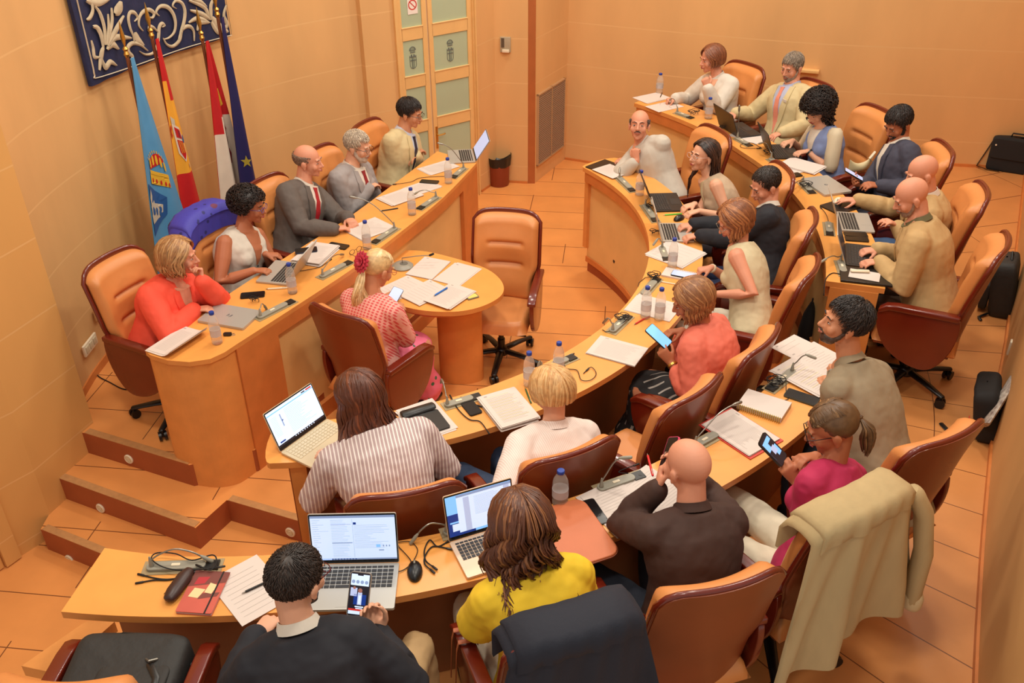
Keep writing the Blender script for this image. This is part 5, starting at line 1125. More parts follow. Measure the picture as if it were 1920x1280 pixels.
I = person('bald man in a dark brown jumper, elbows on the bench, hands at his face', ring(3.93, -60.6, FO), 114, (1297, 830, 1.62), (122, 8), dict(mat=BRN, ease=.02, collar=BRN, cuffr=.036), ('none', ('stubble', (120, 84, 66)), dict(n=0)),
    [hd('L', (1240, 882, 1.42), (70, 45), (-.8, .3, .2), 'relax', (-.5, .3, -.9)), hd('R', (1268, 862, 1.42), (140, 55), (.6, .7, .1), 'relax', (.7, .4, -.8))], 'pink', b=1.06, legc=(34, 40, 54), knees=((-.26, .38, .52), (.14, .42, .5)), lean_bulge=.05)
pen((1215, 858), (1222, 886), 1.38, 'red pen upright in the bald man in brown\'s hand', mat('pen_red2', (206, 30, 36), .4), .005)
phn = hold_phone('pink phone by the cheek of the bald man in brown', P(1256, 852, 1.44), (.3, .6, .5), (-.6, .2, .7), None, mat('case_pink', (230, 80, 120), .4))
MAG = cloth('magenta_top', (184, 40, 84), bump=.2)
I = person('woman with a ponytail in a magenta top, looking at her phone', ring(4.02, -52.0, FO), 132, (1570, 756, 1.62), (172, 22), dict(mat=MAG, ease=.018, sleeve=.30, disp=.006, ds=.055), ('pony', ('dkblond', (100, 72, 46), (140, 104, 68)), dict(gather=(0, -.118, .02), len=.17, n=150, w=.012, pr=.034, pdir=(.0, -.05, .02), front=55, hl=.10, wave=.01)),
    [hd('L', (1477, 880, 1.22), (158, 50), (.1, -.9, .1), 'hold', (-.3, -.4, -.9)), hd('R', (1505, 858, 1.26), (205, 10), (.2, .3, .9), 'relax')], 'tan', fem=True, b=1., legc=(222, 210, 184), knees=((-.13, .42, .5), (.16, .44, .5)), glass=BLACK)
ph = hold_phone('phone in the hands of the ponytailed woman in magenta', P(1447, 843, 1.29), (-.55, .15, .55), (.35, -.45, .8), S_DARK, BLACK, .076, .155)
sb = MB(); pq(-.85, -.55, .85, .8, 0, .0095); pq(-.85, -.55, .1, .1, 1, .0097); pq(.0, .1, .85, .5, 1, .0097); pq(-.3, -.3, .5, .2, 2, .0098); sb.build('screen_picture', [S_BLUE, S_DARK, S_GREY], ph, smooth=False)
MB().ell(I['Hc']+I['H']@V((.083, -.004, -.060)), (.008, .010, .018)).build('earring', PLAST, I['o'])
I = person('bearded man in a stone grey blazer at the right, looking left', ring(4.0, -42.3, FO), 136, (1600, 562, 1.74), (176, -8), dict(kind='jacket', mat=BLZ, ease=.026, v=(.5, .05, WHT), collar=BLZ, disp=.006, ds=.055), ('short', ('black', (38, 28, 24)), dict(lift=.016, lock=.04, n=420, vol=.006)),
    [hd('L', (1550, 712, 1.15), (175, 0), UPV, 'relax'), hd('R', (1562, 690, 1.15), (190, 0), UPV, 'pen')], 'mid', b=1.0, up=-.03, legc=(36, 40, 50), beard=('short', ('beard', (72, 56, 48))))
# --- outer bench, back
I = person('bald man in a tan suit typing, nearest on the back bench', ring(3.95, -14.0, FO), 152, (1716, 333, 1.70), (176, 28), dict(kind='jacket', mat=SUITT, ease=.026, v=(.42, .055, cloth('olive_shirt', (112, 106, 72))), collar=cloth('olive2', (104, 98, 66)), disp=.006, ds=.055), ('none', ('stubble', (120, 84, 66)), dict(n=0)),
    [hd('R', (1624, 470, 1.16), (185, -5)), hd('L', (1628, 492, 1.16), (180, -5))], 'pink', b=1.14, legc=(92, 66, 46), beard=('short', ('greyb', (150, 120, 104))))
I = person('bald man in a pale tan jacket reaching to a white mouse', ring(4.05, -3.8, FO), 165, (1737, 291, 1.64), (182, 20), dict(kind='jacket', mat=SUITT, ease=.024, v=(.45, .05, WHT), collar=WHT, cuff=WHT), ('none', ('stubble', (120, 84, 66)), dict(n=0)),
    [hd('R', (1588, 374, 1.17), (175, 0), UPV, 'flat'), hd('L', (1668, 415, 1.22), (190, 30), UPV, 'relax')], 'pink', b=1.08, legc=(60, 84, 120))
I = person('dark haired bearded man in a blue blazer looking down at his phone', ring(4.12, 6.0, FO), 180, (1690, 200, 1.66), (205, 30), dict(kind='jacket', mat=cloth('blue_blazer', (62, 62, 78)), ease=.024, v=(.35, .07, WHT), collar=WHT, cuff=WHT), ('short', ('black', (38, 28, 24)), dict(lift=.014, n=420, vol=.004)),
    [hd('R', (1602, 342, 1.16), (200, 20), (-.2, .5, -.8), 'hold'), hd('L', (1632, 346, 1.18), (185, 10), (.2, -.2, .9), 'relax')], 'tan', b=1.1, legc=(44, 46, 60), beard=('full', ('black', (38, 28, 24))))
hold_phone('phone in the hand of the man in the blue blazer', P(1600, 328, 1.22), (-.6, .2, .3), (.4, -.1, .9), S_GREY)
LBL = cloth('light_blue_dress', (122, 136, 178))
I = person('woman with big curly dark hair in a pale blue and cream top, typing', ring(3.92, 15.8, FO), 197, (1538, 176, 1.60), (212, 32), dict(mat=LBL, ease=.014, sleeve=0., v=(.5, .07, WHT)), ('afro', ('curl', (36, 24, 20)), dict(vol=.022, n=520, cr=.016, cl=.05)),
    [hd('R', (1472, 268, 1.16), (205, -5)), hd('L', (1498, 286, 1.16), (190, -5))], 'fair', fem=True, legc=LBL, legs='skirt')
for sd in (-1, 1):
    Jp, El = I['arms'][sd][:2]; MB().tube([Jp+(Jp-El)*.08, lerp(Jp, El, .4), lerp(Jp, El, .85)], [.064, .062, .058], 14).build('cream_sleeve', cloth('cream_sleeve', (216, 200, 170)), I['o'], sm=1)
hb_ = MB(); rn_ = random.Random(3)
for k in range(150):
    a = rn_.uniform(.15, 1.75)*pi+ .55*pi; r_ = rn_.uniform(.07, .125); c_ = I['Hc']+V((cos(a)*r_, sin(a)*r_-.02, rn_.uniform(-.17, -.02))); 
    if (I['H'].transposed()@(c_-I['Hc'])).y > .03: continue
    hb_.tube([c_+V((.014*cos(j*1.4), .014*sin(j*1.4), .02-j*.010)) for j in range(7)], [.006]*6+[.002], 4)
hb_.build('loose_curls', hairmat('curl', (36, 24, 20))[0], I['o'], ang=2)
watch(I, -1)
I = person('grey haired man in a beige suit with a salmon tie', ring(4.06, 26.6, FO), 208, (1490, 98, 1.70), (218, 14), dict(kind='jacket', mat=SUITB, ease=.026, v=(.18, .085, cloth('light_blue_shirt', (176, 180, 204))), tie=TIE_S, collar=cloth('blue_collar', (170, 178, 206)), cuff=WHT, disp=.006, ds=.055), ('short', ('grey', (128, 112, 96)), dict(n=380)),
    [hd('R', (1366, 216, 1.16), (205, -8), UPV, 'flat'), hd('L', (1452, 254, 1.15), (200, -10), UPV, 'relax')], 'pink', b=1.12, legc=(52, 44, 50), beard=('short', ('greyb2', (150, 128, 112))))
q = I['surf'](.74, -.085, .045); MB().box((0, 0, 0), (.05, .006, .022)).xf(M.Translation(q)@M.Rotation(-.15, 4, 'Z')).build('pocket_square', WHT, I['o'], smooth=False)
I = person('woman in a white blouse writing, hand at her chin, farthest on the back bench', ring(3.95, 36.3, FO), 216, (1338, 84, 1.66), (196, 10), dict(mat=WHT, ease=.026, v=(.55, .075, SK['fair']), collar=WHT, disp=.004, ds=.05), ('bob', ('auburn', (122, 70, 44), (146, 88, 56)), dict(len=.07, n=170, thick=.018, vol=.006, w=.013, curl=.02)),
    [hd('R', (1252, 187, 1.16), (190, -8), UPV, 'pen', (.6, .1, -.7)), hd('L', (1322, 150, 1.43), (150, 65), (-.2, -.9, .2), 'chin', (-.1, .6, -.8))], 'pink', fem=True)
pen((1236, 187), (1243, 172), 1.19, 'dark pen in the writing woman\'s hand')
# --- inner bench
STR = stripes(cloth('striped_dress', (180, 156, 156), bump=.1), (232, 222, 216), lambda nt, x, y, z: line(nt, x, .017, .006))
I = person('woman with long auburn hair in a striped belted dress, from behind', ring(2.93, -75.0, FI), 106, (668, 699, 1.50), (150, 12), dict(mat=STR, ease=.022, sleeve=.8, belt=cloth('brown_belt', (70, 42, 34)), hem=-.1, disp=.010, name='dress_top'), ('long', ('chestnut', (90, 46, 28), (124, 66, 38)), dict(len=.22, n=200, wave=.010, thick=.02, vol=.008, flare=.05, back=1, w=.012, hl=.15)),
    [hd('L', (600, 850, 1.0), (160, -5)), hd('R', (765, 810, 1.0), (110, -5), UPV, 'relax')], 'fair', fem=True, b=1.32, legs='skirt', legc=STR, up=-.0)
FST = stripes(cloth('fine_striped_shirt', (226, 206, 196), bump=.15), (240, 228, 220), lambda nt, x, y, z: line(nt, x, .009, .0035))
I = person('woman with short blonde hair in a pale fine striped shirt, from behind', ring(2.95, -62.0, FI), 120, (1035, 692, 1.47), (128, 10), dict(mat=FST, ease=.024, collar=FST, disp=.006, ds=.055), ('bob', ('blonde', (200, 148, 92), (222, 176, 118)), dict(len=.015, n=190, thick=.018, vol=.010, w=.012, curl=.03, part=.0, hl=.45, drop=-.02)),
    [hd('L', (960, 880, .98), (80, 0), UPV, 'relax'), hd('R', (1010, 870, .98), (170, 0), UPV, 'relax')], 'fair', fem=True, b=1.12, legc=JEAN, knees=((-.22, .40, .5), (.02, .40, .5)), lean_bulge=.05)
SAL = cloth('salmon_blouse', (222, 112, 90)); DKP = cloth('dark_print', (34, 30, 30)); stripes(DKP, (170, 160, 150), lambda nt, x, y, z: mathn(nt, 'MULTIPLY', line(nt, mathn(nt, 'ADD', x, y), .09, .018), line(nt, z, .07, .03)))
I = person('woman in a salmon blouse holding a phone with a blue screen', ring(2.93, -37.0, FI), 150, (1300, 524, 1.47), (178, 24), dict(mat=SAL, ease=.028, sleeve=.86, disp=.012, ds=.05, hem=-.12), ('bob', ('lbrown', (140, 92, 58), (172, 122, 78)), dict(len=.10, n=180, thick=.02, vol=.006, w=.012, wave=.006, hl=.4)),
    [hd('L', (1243, 660, 1.08), (150, 45), (.3, -.7, -.4), 'hold', (-.4, -.4, -.8)), hd('R', (1256, 622, 1.12), (200, 5), (0, .2, .9), 'relax')], 'tan', fem=True, b=1.1, legs='skirt', legc=DKP)
hold_phone('phone with a bright blue screen in the salmon bloused woman\'s hands', P(1234, 631, 1.14), (-.5, .35, .35), (.2, -.4, .9), S_BLUE)
watch(I, -1, BRASS, 'bracelet')
CRM = cloth('cream_shell', (206, 192, 156))
I = person('woman in a cream sleeveless top with golden brown hair, reading', ring(2.90, -20.5, FI), 158, (1380, 379, 1.50), (184, 30), dict(mat=CRM, ease=.014, sleeve=0.), ('bob', ('gbrown', (128, 76, 46), (172, 112, 68)), dict(len=.13, n=190, thick=.02, vol=.010, w=.013, curl=.05, hl=.35, wave=.006)),
    [hd('R', (1312, 506, 1.01), (190, -8), UPV, 'pen'), hd('L', (1318, 552, 1.0), (175, -5), UPV, 'flat')], 'pink', fem=True, legc=(226, 216, 196), glass=STEEL)
watch(I, 1, PLAST, 'bracelet')
I = person('man in a dark blazer typing on a silver laptop', ring(2.95, -8.0, FI), 166, (1440, 314, 1.52), (196, 24), dict(kind='jacket', mat=NAVY, ease=.024, v=(.5, .06, WHT), collar=WHT, cuff=WHT), ('short', ('dark', (44, 32, 26)), dict(fore=.105, n=380, lock=.03)),
    [hd('R', (1281, 424, 1.02), (190, -8)), hd('L', (1292, 444, 1.02), (182, -8))], 'pink', b=1.08, legc=(40, 50, 84))
VST = cloth('beige_vest', (190, 166, 138))
I = person('woman with very long dark hair and clear glasses, gazing left', ring(2.93, 6.0, FI), 186, (1325, 262, 1.45), (206, -6), dict(mat=VST, ease=.014, sleeve=0., v=(.45, .07, CRM)), ('long', ('dkbrown', (44, 28, 24), (80, 50, 38)), dict(len=.36, n=210, wave=.014, wf=12, thick=.02, vol=.006, flare=.03, back=1, w=.012, front=88)),
    [hd('R', (1285, 388, 1.02), (200, -10), UPV, 'relax'), hd('L', (1292, 400, 1.01), (195, -8), UPV, 'relax')], 'fair', fem=True, b=.95, legc=(50, 40, 44), glass=mat('frame_clear', (226, 196, 184), .2))
OFW = cloth('white_linen', (196, 186, 172))
I = person('bald man in a white shirt, chin on his fist, looking at the viewer', ring(2.66, 21.5, FI), 214, (1201, 207, 1.45), (256, -16), dict(mat=OFW, ease=.026, sleeve=.93, collar=OFW, disp=.003, ds=.05), ('short', ('salt', (84, 66, 58)), dict(bald=.055, n=420, lock=.02)),
    [hd('R', (1191, 283, 1.17), (120, 70), (-.5, -.8, .2), 'fist', (.2, .9, -.8)), hd('L', (1165, 300, 1.02), (200, 0), UPV, 'relax')], 'pink', b=1.0, up=.025, tw=14, knees=((-.1, .23, .5), (.1, .23, .5)), legc=(44, 44, 60), beard=('moustache', ('salt', (84, 66, 58))), lean_bulge=.05)
# --- dais
COR = cloth('coral_jacket', (240, 84, 60), bump=.2)
I = person('woman in a coral jacket resting her cheek on her hand', (-2.17, 4.97, FD), -25, (326, 447, 1.40), (2, 4), dict(kind='jacket', mat=COR, ease=.026, v=(.48, .06, SK['pink']), disp=.006, ds=.055), ('bob', ('ashblond', (158, 112, 70), (188, 144, 96)), dict(len=.11, n=190, thick=.022, vol=.010, w=.013, wave=.008, hl=.45, curl=.02)),
    [hd('L', (376, 505, 1.22), (100, 60), (.5, .6, .3), 'chin', (-.2, .9, -.6)), hd('R', (388, 578, .985), (10, 0), UPV, 'relax', (.8, .3, -.5))], 'pink', fem=True, b=1.14, lean_bulge=.04)
watch(I, -1, BRASS, 'bracelet')
I = person('woman with black curls and glasses in a white sleeveless waistcoat', (-1.84, 5.60, FD), -25, (459, 354, 1.43), (-6, 8), dict(mat=WHT, ease=.016, sleeve=0., v=(.52, .07, SK['tan']), buttons=True), ('afro', ('curl', (36, 24, 20)), dict(vol=.018, n=480, cr=.010, cl=.03, nape=-.07)),
    [hd('R', (497, 507, .985), (0, 0), UPV, 'type', (.7, -.1, -.7)), hd('L', (520, 478, .97), (10, -10), UPV, 'relax')], 'tan', fem=True, b=1.14, legc=(30, 32, 52), glass=mat('frame_blue', (50, 60, 150), .3))
I = person('man in a dark grey suit with a red tie, hands on white papers', (-1.55, 6.20, FD), -25, (571, 272, 1.47), (-8, 4), dict(kind='jacket', mat=SUITG, ease=.026, v=(.30, .07, WHT), tie=TIE_R, collar=WHT, cuff=WHT), ('short', ('ashen', (130, 104, 88)), dict(bald=.06, n=300, lock=.015, vol=-.003)),
    [hd('R', (645, 427, .985), (30, -5), UPV, 'relax'), hd('L', (660, 416, .985), (-60, -5), UPV, 'relax')], 'pink', b=1.1)
I = person('white bearded man in a light grey suit with crossed arms', (-1.24, 6.80, FD), -25, (667, 245, 1.43), (-20, 12), dict(kind='jacket', mat=SUITL, ease=.026, v=(.32, .07, WHT), tie=TIE_D, collar=WHT, cuff=WHT), ('short', ('white', (176, 158, 138)), dict(n=420, vol=.004, lock=.035)),
    [hd('R', (702, 346, .99), (60, 0), UPV, 'relax'), hd('L', (684, 348, 1.0), (-110, 0), UPV, 'relax')], 'fair', b=1.08, beard=('full', ('whiteb', (190, 172, 156))), glass=BLACK)
I = person('dark haired man in a pale suit and navy tie with crossed arms', (-.94, 7.42, FD), -25, (766, 184, 1.47), (-18, 14), dict(kind='jacket', mat=SUITB, ease=.026, v=(.32, .06, cloth('pale_blue', (190, 196, 212))), tie=TIE_N, collar=cloth('pale_blue2', (196, 200, 214))), ('short', ('black', (38, 28, 24)), dict(n=420, lift=.012, vol=.004)),
    [hd('R', (788, 282, 1.0), (60, 0), UPV, 'relax'), hd('L', (770, 296, 1.0), (-120, 0), UPV, 'relax')], 'mid', b=1.06, glass=BLACK)
# --- clerk
PNK = stripes(cloth('pink_print', (236, 170, 156), bump=.1), (216, 88, 88), lambda nt, x, y, z: mathn(nt, 'LESS_THAN', mathn(nt, 'ADD', mathn(nt, 'SINE', mathn(nt, 'MULTIPLY', x, 260)), mathn(nt, 'SINE', mathn(nt, 'MULTIPLY', mathn(nt, 'ADD', z, y), 260))), -.35))
PSK = mat('pink_skirt', (238, 120, 150), .7, bump=.2, bs=20)
def blob(nt, x, y, z):
    v = nt.nodes.new('ShaderNodeTexVoronoi'); v.inputs['Scale'].default_value = 7; tc = nt.nodes.new('ShaderNodeTexCoord'); nt.links.new(tc.outputs['Object'], v.inputs['Vector']); return mathn(nt, 'LESS_THAN', v.outputs['Distance'], .20)
def blob2(nt, x, y, z):
    v = nt.nodes.new('ShaderNodeTexVoronoi'); v.inputs['Scale'].default_value = 15; tc = nt.nodes.new('ShaderNodeTexCoord'); nt.links.new(tc.outputs['Object'], v.inputs['Vector']); return mathn(nt, 'LESS_THAN', v.outputs['Distance'], .20)
stripes(PSK, (70, 110, 80), blob2); stripes(PSK, (110, 90, 150), blob)
I = person('blonde clerk in a pink patterned blouse and floral skirt, using a phone', (-.86, 5.02, 0), 57, (706, 470, 1.30), (44, 26), dict(mat=PNK, ease=.022, sleeve=.95, disp=.006, ds=.055), ('pony', ('platinum', (214, 178, 124), (240, 212, 164)), dict(gather=(0, -.112, -.015), len=.33, n=160, w=.012, pr=.060, pdir=(0, -.06, 0), front=55, hl=.5, wave=.018, wf=9, pn=60)),
    [hd('R', (752, 575, .80), (40, 25), (.3, -.3, .8), 'hold', (.8, -.3, -.6)), hd('L', (735, 548, .80), (20, 20), (-.5, .3, .7), 'relax')], 'mid', fem=True, b=1.05, legs='skirt', legc=PSK, glass=mat('frame_rose', (170, 90, 80), .3))
hold_phone('phone with a pale blue screen under the clerk\'s hand', P(739, 556, .84), (.3, .8, .25), (.2, -.3, .9), S_GREY)
fl = MB(); g = I['Hc']+I['H']@V((.0, -.112, .03)); bk_ = I['H']@V((0, -1, 0)); sx = I['H']@V((1, 0, 0)); su = I['H']@V((0, 0, 1))
for ringk, (r_, n_, tl_) in enumerate(((.070, 15, .25), (.050, 12, .6), (.028, 8, .9))):
    for k in range(n_):
        a = 2*pi*(k+.5*ringk)/n_; dd = sx*cos(a)+su*sin(a); p0 = g+bk_*.02; fl.tube([p0+dd*.006, p0+dd*r_*.55+bk_*(.012+tl_*.018), p0+dd*r_*.85+bk_*(.010+tl_*.026), p0+dd*r_+bk_*(.006+tl_*.03)], [(.005, .002), (.016, .003), (.014, .003), (.003, .002)], 6, side=dd.cross(bk_))
fl.build('flower_hair_clip', mat('flower_red', (186, 46, 66), .6, noise=.2, ns=30), I['o'], ang=2)
watch(I, 1, BRASS, 'bracelet')
# ------------------------------------------------------------------ coats, bags, flags, tapestry, bits on the walls
def drape(at_chair, label, m, w=.27, front=.12, backl=.5, name='jacket_on_chair', cat='jacket', fold=.018, flare=.06, sleeves=True, seed=1, uneven=.0, sub=None):
    rn = random.Random(seed); t = thing(name, label, cat, at_chair.location, at_chair.rotation_euler.z)
    ph = [rn.uniform(0, 6) for _ in range(6)]; tot = front+.12+backl
    def g(U, W, o=0.):
        u = U*2-1; d = W*tot; ed = abs(u)**4
        if d < front: y = -.235-.115*.98+.05*abs(u)**2.2+.115; z = 1.085-(front-d); y += .005
        elif d < front+.12:
            a = (d-front)/.12*pi; y = -.305+.068*cos(a)+.05*abs(u)**2.2*.9; z = 1.085+.030*sin(a)
        else:
            k = (d-front-.12); y = -.375-.02*k+.05*abs(u)**2.2*(1-.8*min(1, k*2)); z = 1.085-k
        low = max(0, (W*tot-front-.12)/backl)
        z -= .075*ed*(1-.0*low)+uneven*u*low; x = u*(w*(1-.10*(1-low))+flare*low)
        f_ = fold*(low**.7)*(sin(u*7+ph[0])+.6*sin(u*13+ph[1]+W*2))+.004*sin(u*20+W*9+ph[2])
        return V((x, y-o-f_ if d > front+.06 else y+o+f_*.3, z+(o if front <= d <= front+.12 else 0)))
    MB().grid(lambda U, W: g(U, W, .012), 46, 44, thick=lambda U, W: g(U, W, 0.)).build('draped_cloth', m, t, ang=1.5)
    if sleeves:
        for s in ((-1, 1) if sleeves is True else sleeves):
            b = MB(); x = s*(w+.015); b.tube([(x*.92, -.33, 1.02), (x+s*.02, -.36, .93), (x+s*.03, -.40, .75), (x+s*.025, -.41, 1.085-backl*.92)], [(.045, .035), (.055, .04), (.052, .036), (.048, .034)], 14); b.build('sleeve', m, t, sm=1, disp=.01, dscale=.06)
            if sub: MB().tube([(x+s*.026, -.41, 1.085-backl*.92+.03), (x+s*.025, -.41, 1.085-backl*.92-.012)], [(.052, .038), (.053, .039)], 14).build('turned_cuff', sub, t)
    # lapel / collar roll along the top
    MB().grid(lambda U, W: g(U*.9+.05, (front+.0+W*.16)/tot, .020+.006*sin(W*pi)), 30, 6, thick=lambda U, W: g(U*.9+.05, (front+.0+W*.16)/tot, .012)).build('collar', m, t, ang=1.5)
    return t
drape(CH['yellow'], 'navy jacket draped over the chair behind the woman in yellow', mat('jacket_navy', (30, 32, 44), .8, bump=.15, bs=60), w=.27, backl=.46, seed=2, sleeves=False)
drape(CH['magenta'], 'beige linen coat hanging over the chair behind the woman in magenta', cloth('beige_linen', (184, 160, 116), .85), w=.30, backl=.66, seed=5, uneven=-.10, fold=.034, flare=.09, sleeves=(1,), name='coat_on_chair', cat='coat', sub=cloth('cuff_linen', (206, 186, 144)))
dch = [o for o in C.objects if o.get('label', '').startswith('chair with a purple')][0]
PUR = cloth('violet_coat', (66, 62, 170), .6); stripes(PUR, (110, 44, 80), blob); stripes(PUR, (40, 40, 110), blob2)
drape(dch, 'violet blue patterned coat over the chair of the woman in white waistcoat', PUR, w=.30, backl=.45, seed=8, sleeves=(-1,), name='coat_on_chair', cat='coat')
# rucksack on the near left chair
def inchair(c, p): r = M.Rotation(c.rotation_euler.z, 3, 'Z'); return c.location+r@V(p)
BAGM = mat('bag_nylon', (40, 38, 36), .65, noise=.1, ns=20, bump=.3, bs=30)
t = thing('rucksack', 'dark rucksack lying on the chair at the lower left corner', 'rucksack', inchair(CH['fl'], (0, .02, .49)), CH['fl'].rotation_euler.z)
def puffbox(b, c, d, rt=None, e=.28, n=18):
    def f(x): return math.copysign(abs(x)**e, x) if x else 0
    vs = []
    def g(U, W):
        a = 2*pi*U; q = -pi/2+pi*W; cq = max(1e-4, cos(q)); x = f(cos(a))*cq**e; y = f(sin(a))*cq**e; z = f(sin(q)); p = V((x*d[0]/2, y*d[1]/2, z*d[2]/2)); return V(c)+(rt@p if rt else p)
    b.grid(g, n*2, n)
b = MB(); puffbox(b, (0, .0, .11), (.42, .38, .23), M.Rotation(.12, 3, 'X')); b.build('bag_body', BAGM, t, disp=.012, dscale=.08)
b = MB(); puffbox(b, (.05, -.06, .205), (.26, .20, .05)); b.build('front_pocket', BAGM, t)
MB().tube([(-.18, .10, .215), (-.05, .165, .232), (.08, .16, .232), (.18, .09, .218)], .004, 6).build('zip', BLACK, t); MB().tube([(.08, .05, .232), (.10, .03, .246), (.12, .05, .234)], .005, 6).build('buckle', STEEL, t)
MB().tube([(.10, .03, .235), (.145, -.03, .235), (.15, -.08, .23)], (.012, .003), 6).build('pull_strap', BLACK, t); MB().tube([(.18, .10, .15), (.24, .12, .13), (.25, .02, .10), (.21, -.05, .06)], (.014, .004), 6).build('shoulder_strap', BLACK, t); MB().box((.07, -.09, .232), (.075, .06, .004)).build('patch', BLACK, t)
# strap wound round the arm of the yellow chair
c_ = CH['yellow']; t = thing('leather_strap', 'tan leather strap looped over the chair arm of the woman in yellow', 'strap', inchair(c_, (-.258, .10, .69)), c_.rotation_euler.z)
for k, yy in enumerate((.03, -.03)):
    MB().tube([(.036, yy, -.02), (.034, yy, .004), (-.034, yy+.01, .004), (-.04, yy+.02, -.05), (-.045, yy+.05, -.30)], (.010, .0025), 8, side=(0, 1, 0)).build('strap_loop', mat('strap_tan', (176, 92, 48), .5), t)
# cream handbag on the curly haired woman's chair
c_ = CH['bagc']; p = inchair(c_, (-.255, -.03, .695)); t = thing('handbag', 'cream shoulder bag on the chair arm beside the curly haired woman', 'handbag', p, c_.rotation_euler.z)
b = MB(); b.grid(lambda U, W: V((.035*sin(pi*U)*sin(pi*W)**.5-.0, (U-.5)*.20, .07*W+.045*abs(U*2-1)**2*W)), 18, 8, thick=lambda U, W: V((-.035*sin(pi*U)*sin(pi*W)**.5, (U-.5)*.20, .07*W+.045*abs(U*2-1)**2*W))); b.build('bag_body', mat('cream_leather', (214, 196, 152), .45), t, ang=1.4); MB().tube([(0, -.095, .10), (0, -.12, .15), (0, -.08, .10), (0, -.13, .05), (.01, -.15, .01)], (.012, .004), 8).build('strap', PLAST, t)
# briefcase, backpack and open bag on the right
a, b2 = P(1835, 310, FO), P(1925, 324, FO); t = thing('briefcase', 'black soft briefcase leaning against the back wall at the far right', 'briefcase', (a+b2)/2+V((.03, -.10, 0)), math.atan2((b2-a).y, (b2-a).x))
b = MB(); puffbox(b, (0, .05, .17), (.46, .13, .34), e=.16); b.build('case_body', BLACKM, t); b = MB(); puffbox(b, (0, -.012, .23), (.44, .03, .2), e=.16); b.build('flap', BLACKM, t)
MB().tube([(-.08, .05, .335), (-.07, .05, .375), (.07, .05, .375), (.08, .05, .335)], .008, 8).build('handle', BLACK, t); MB().tube([(-.22, .04, .30), (-.27, .02, .14), (-.31, .0, .02), (-.22, -.03, .012), (-.1, -.03, .01)], (.014, .004), 8).build('shoulder_strap', BLACK, t); MB().lathe([(.008, 0), (.008, .004)], 10, c=(0, 0, 0)).xf(M.Translation((-.19, -.045, .27))@M.Rotation(pi/2, 4, 'X')).build('badge', PLAST, t)
t = thing('backpack', 'black backpack slumped against the right wall behind the tan suit\'s chair', 'backpack', P(1868, 580, FO), rad(60))
b = MB(); puffbox(b, (0, 0, .21), (.30, .17, .44), M.Rotation(-.16, 3, 'X'), e=.3); b.build('bag_body', BAGM, t, disp=.01, dscale=.09); b = MB(); puffbox(b, (0, .10, .13), (.22, .06, .22), e=.3); b.build('front_pocket', BAGM, t); MB().tube([(-.05, 0, .43), (0, .01, .47), (.05, 0, .43)], .008, 8).build('grab_handle', BLACK, t); MB().tube([(-.13, .05, .02), (-.2, .1, .012), (-.24, .08, .01)], (.012, .004), 6).build('strap_end', BLACK, t)
t = thing('open_bag', 'open black bag with a small red tab leaning on the right wall, newspaper inside', 'bag', P(1838, 806, FO), rad(62))
b = MB(); puffbox(b, (0, 0, .17), (.32, .14, .36), M.Rotation(-.25, 3, 'X'), e=.35); b.build('bag_body', BLACKM, t, disp=.015, dscale=.08)
MB().box((-.10, .085, .13), (.03, .004, .014)).build('red_tab', mat('tab_red', (220, 40, 36), .5), t); MB().tube([(-.10, .05, .02), (-.16, .12, .012), (-.10, .18, .01), (-.05, .22, .01)], (.014, .004), 6).build('strap', BLACK, t)
q0, q1 = P(1862, 772, .62), P(1914, 690, .82); t = thing('newspaper', 'rolled printed newspaper sticking out of the open black bag', 'newspaper', q0); q1 = q1-q0; MB().tube([q1*-.3, q1*.5, q1], [(.085, .016), (.085, .020), (.075, .022)], 14, side=(.5, .8, 0), caps=1).build('folded_pages', mat('newsprint', (200, 190, 176), .8, rgb2=(120, 100, 94), ns=38), t)
t = thing('shoulder_bag', 'black bag standing on the floor in the gap between the two outer benches', 'bag', P(1507, 650, FI), rad(70)); b = MB(); b.tube([(0, 0, .05), (0, 0, .15), (.0, 0, .27), (0, 0, .36)], [(.10, .06), (.10, .06), (.075, .045), (.02, .015)], 16, side=(1, 0, 0)); b.build('bag_body', BLACKM, t); MB().tube([(-.03, 0, .33), (0, .0, .40), (.03, 0, .33)], .006, 8).build('handle', BLACK, t)
# bin
t = thing('waste_bin', 'brown waste bin with a black liner beside the glazed door', 'bin', P(936, 345, 0)); MB().lathe([(.10, 0), (.105, .01), (.115, .26), (.11, .26), (.10, .02)], 28).build('bin_body', mat('bin_brown', (136, 58, 32), .45), t)
b = MB(); b.grid(lambda U, W: V(((.118+.012*W+.006*sin(U*40)+.03*max(0, cos(2*pi*(U-.5))**15)*W)*cos(2*pi*U), (.118+.012*W+.006*sin(U*31))*sin(2*pi*U), .22+.10*W+.03*max(0, cos(2*pi*(U-.1)))**9*W)), 60, 4); b.grid(lambda U, W: V((.126*(1-W)*cos(2*pi*U), .126*(1-W)*sin(2*pi*U), .315-.12*W)), 30, 4); b.build('bin_liner', mat('liner', (24, 20, 20), .35), t)
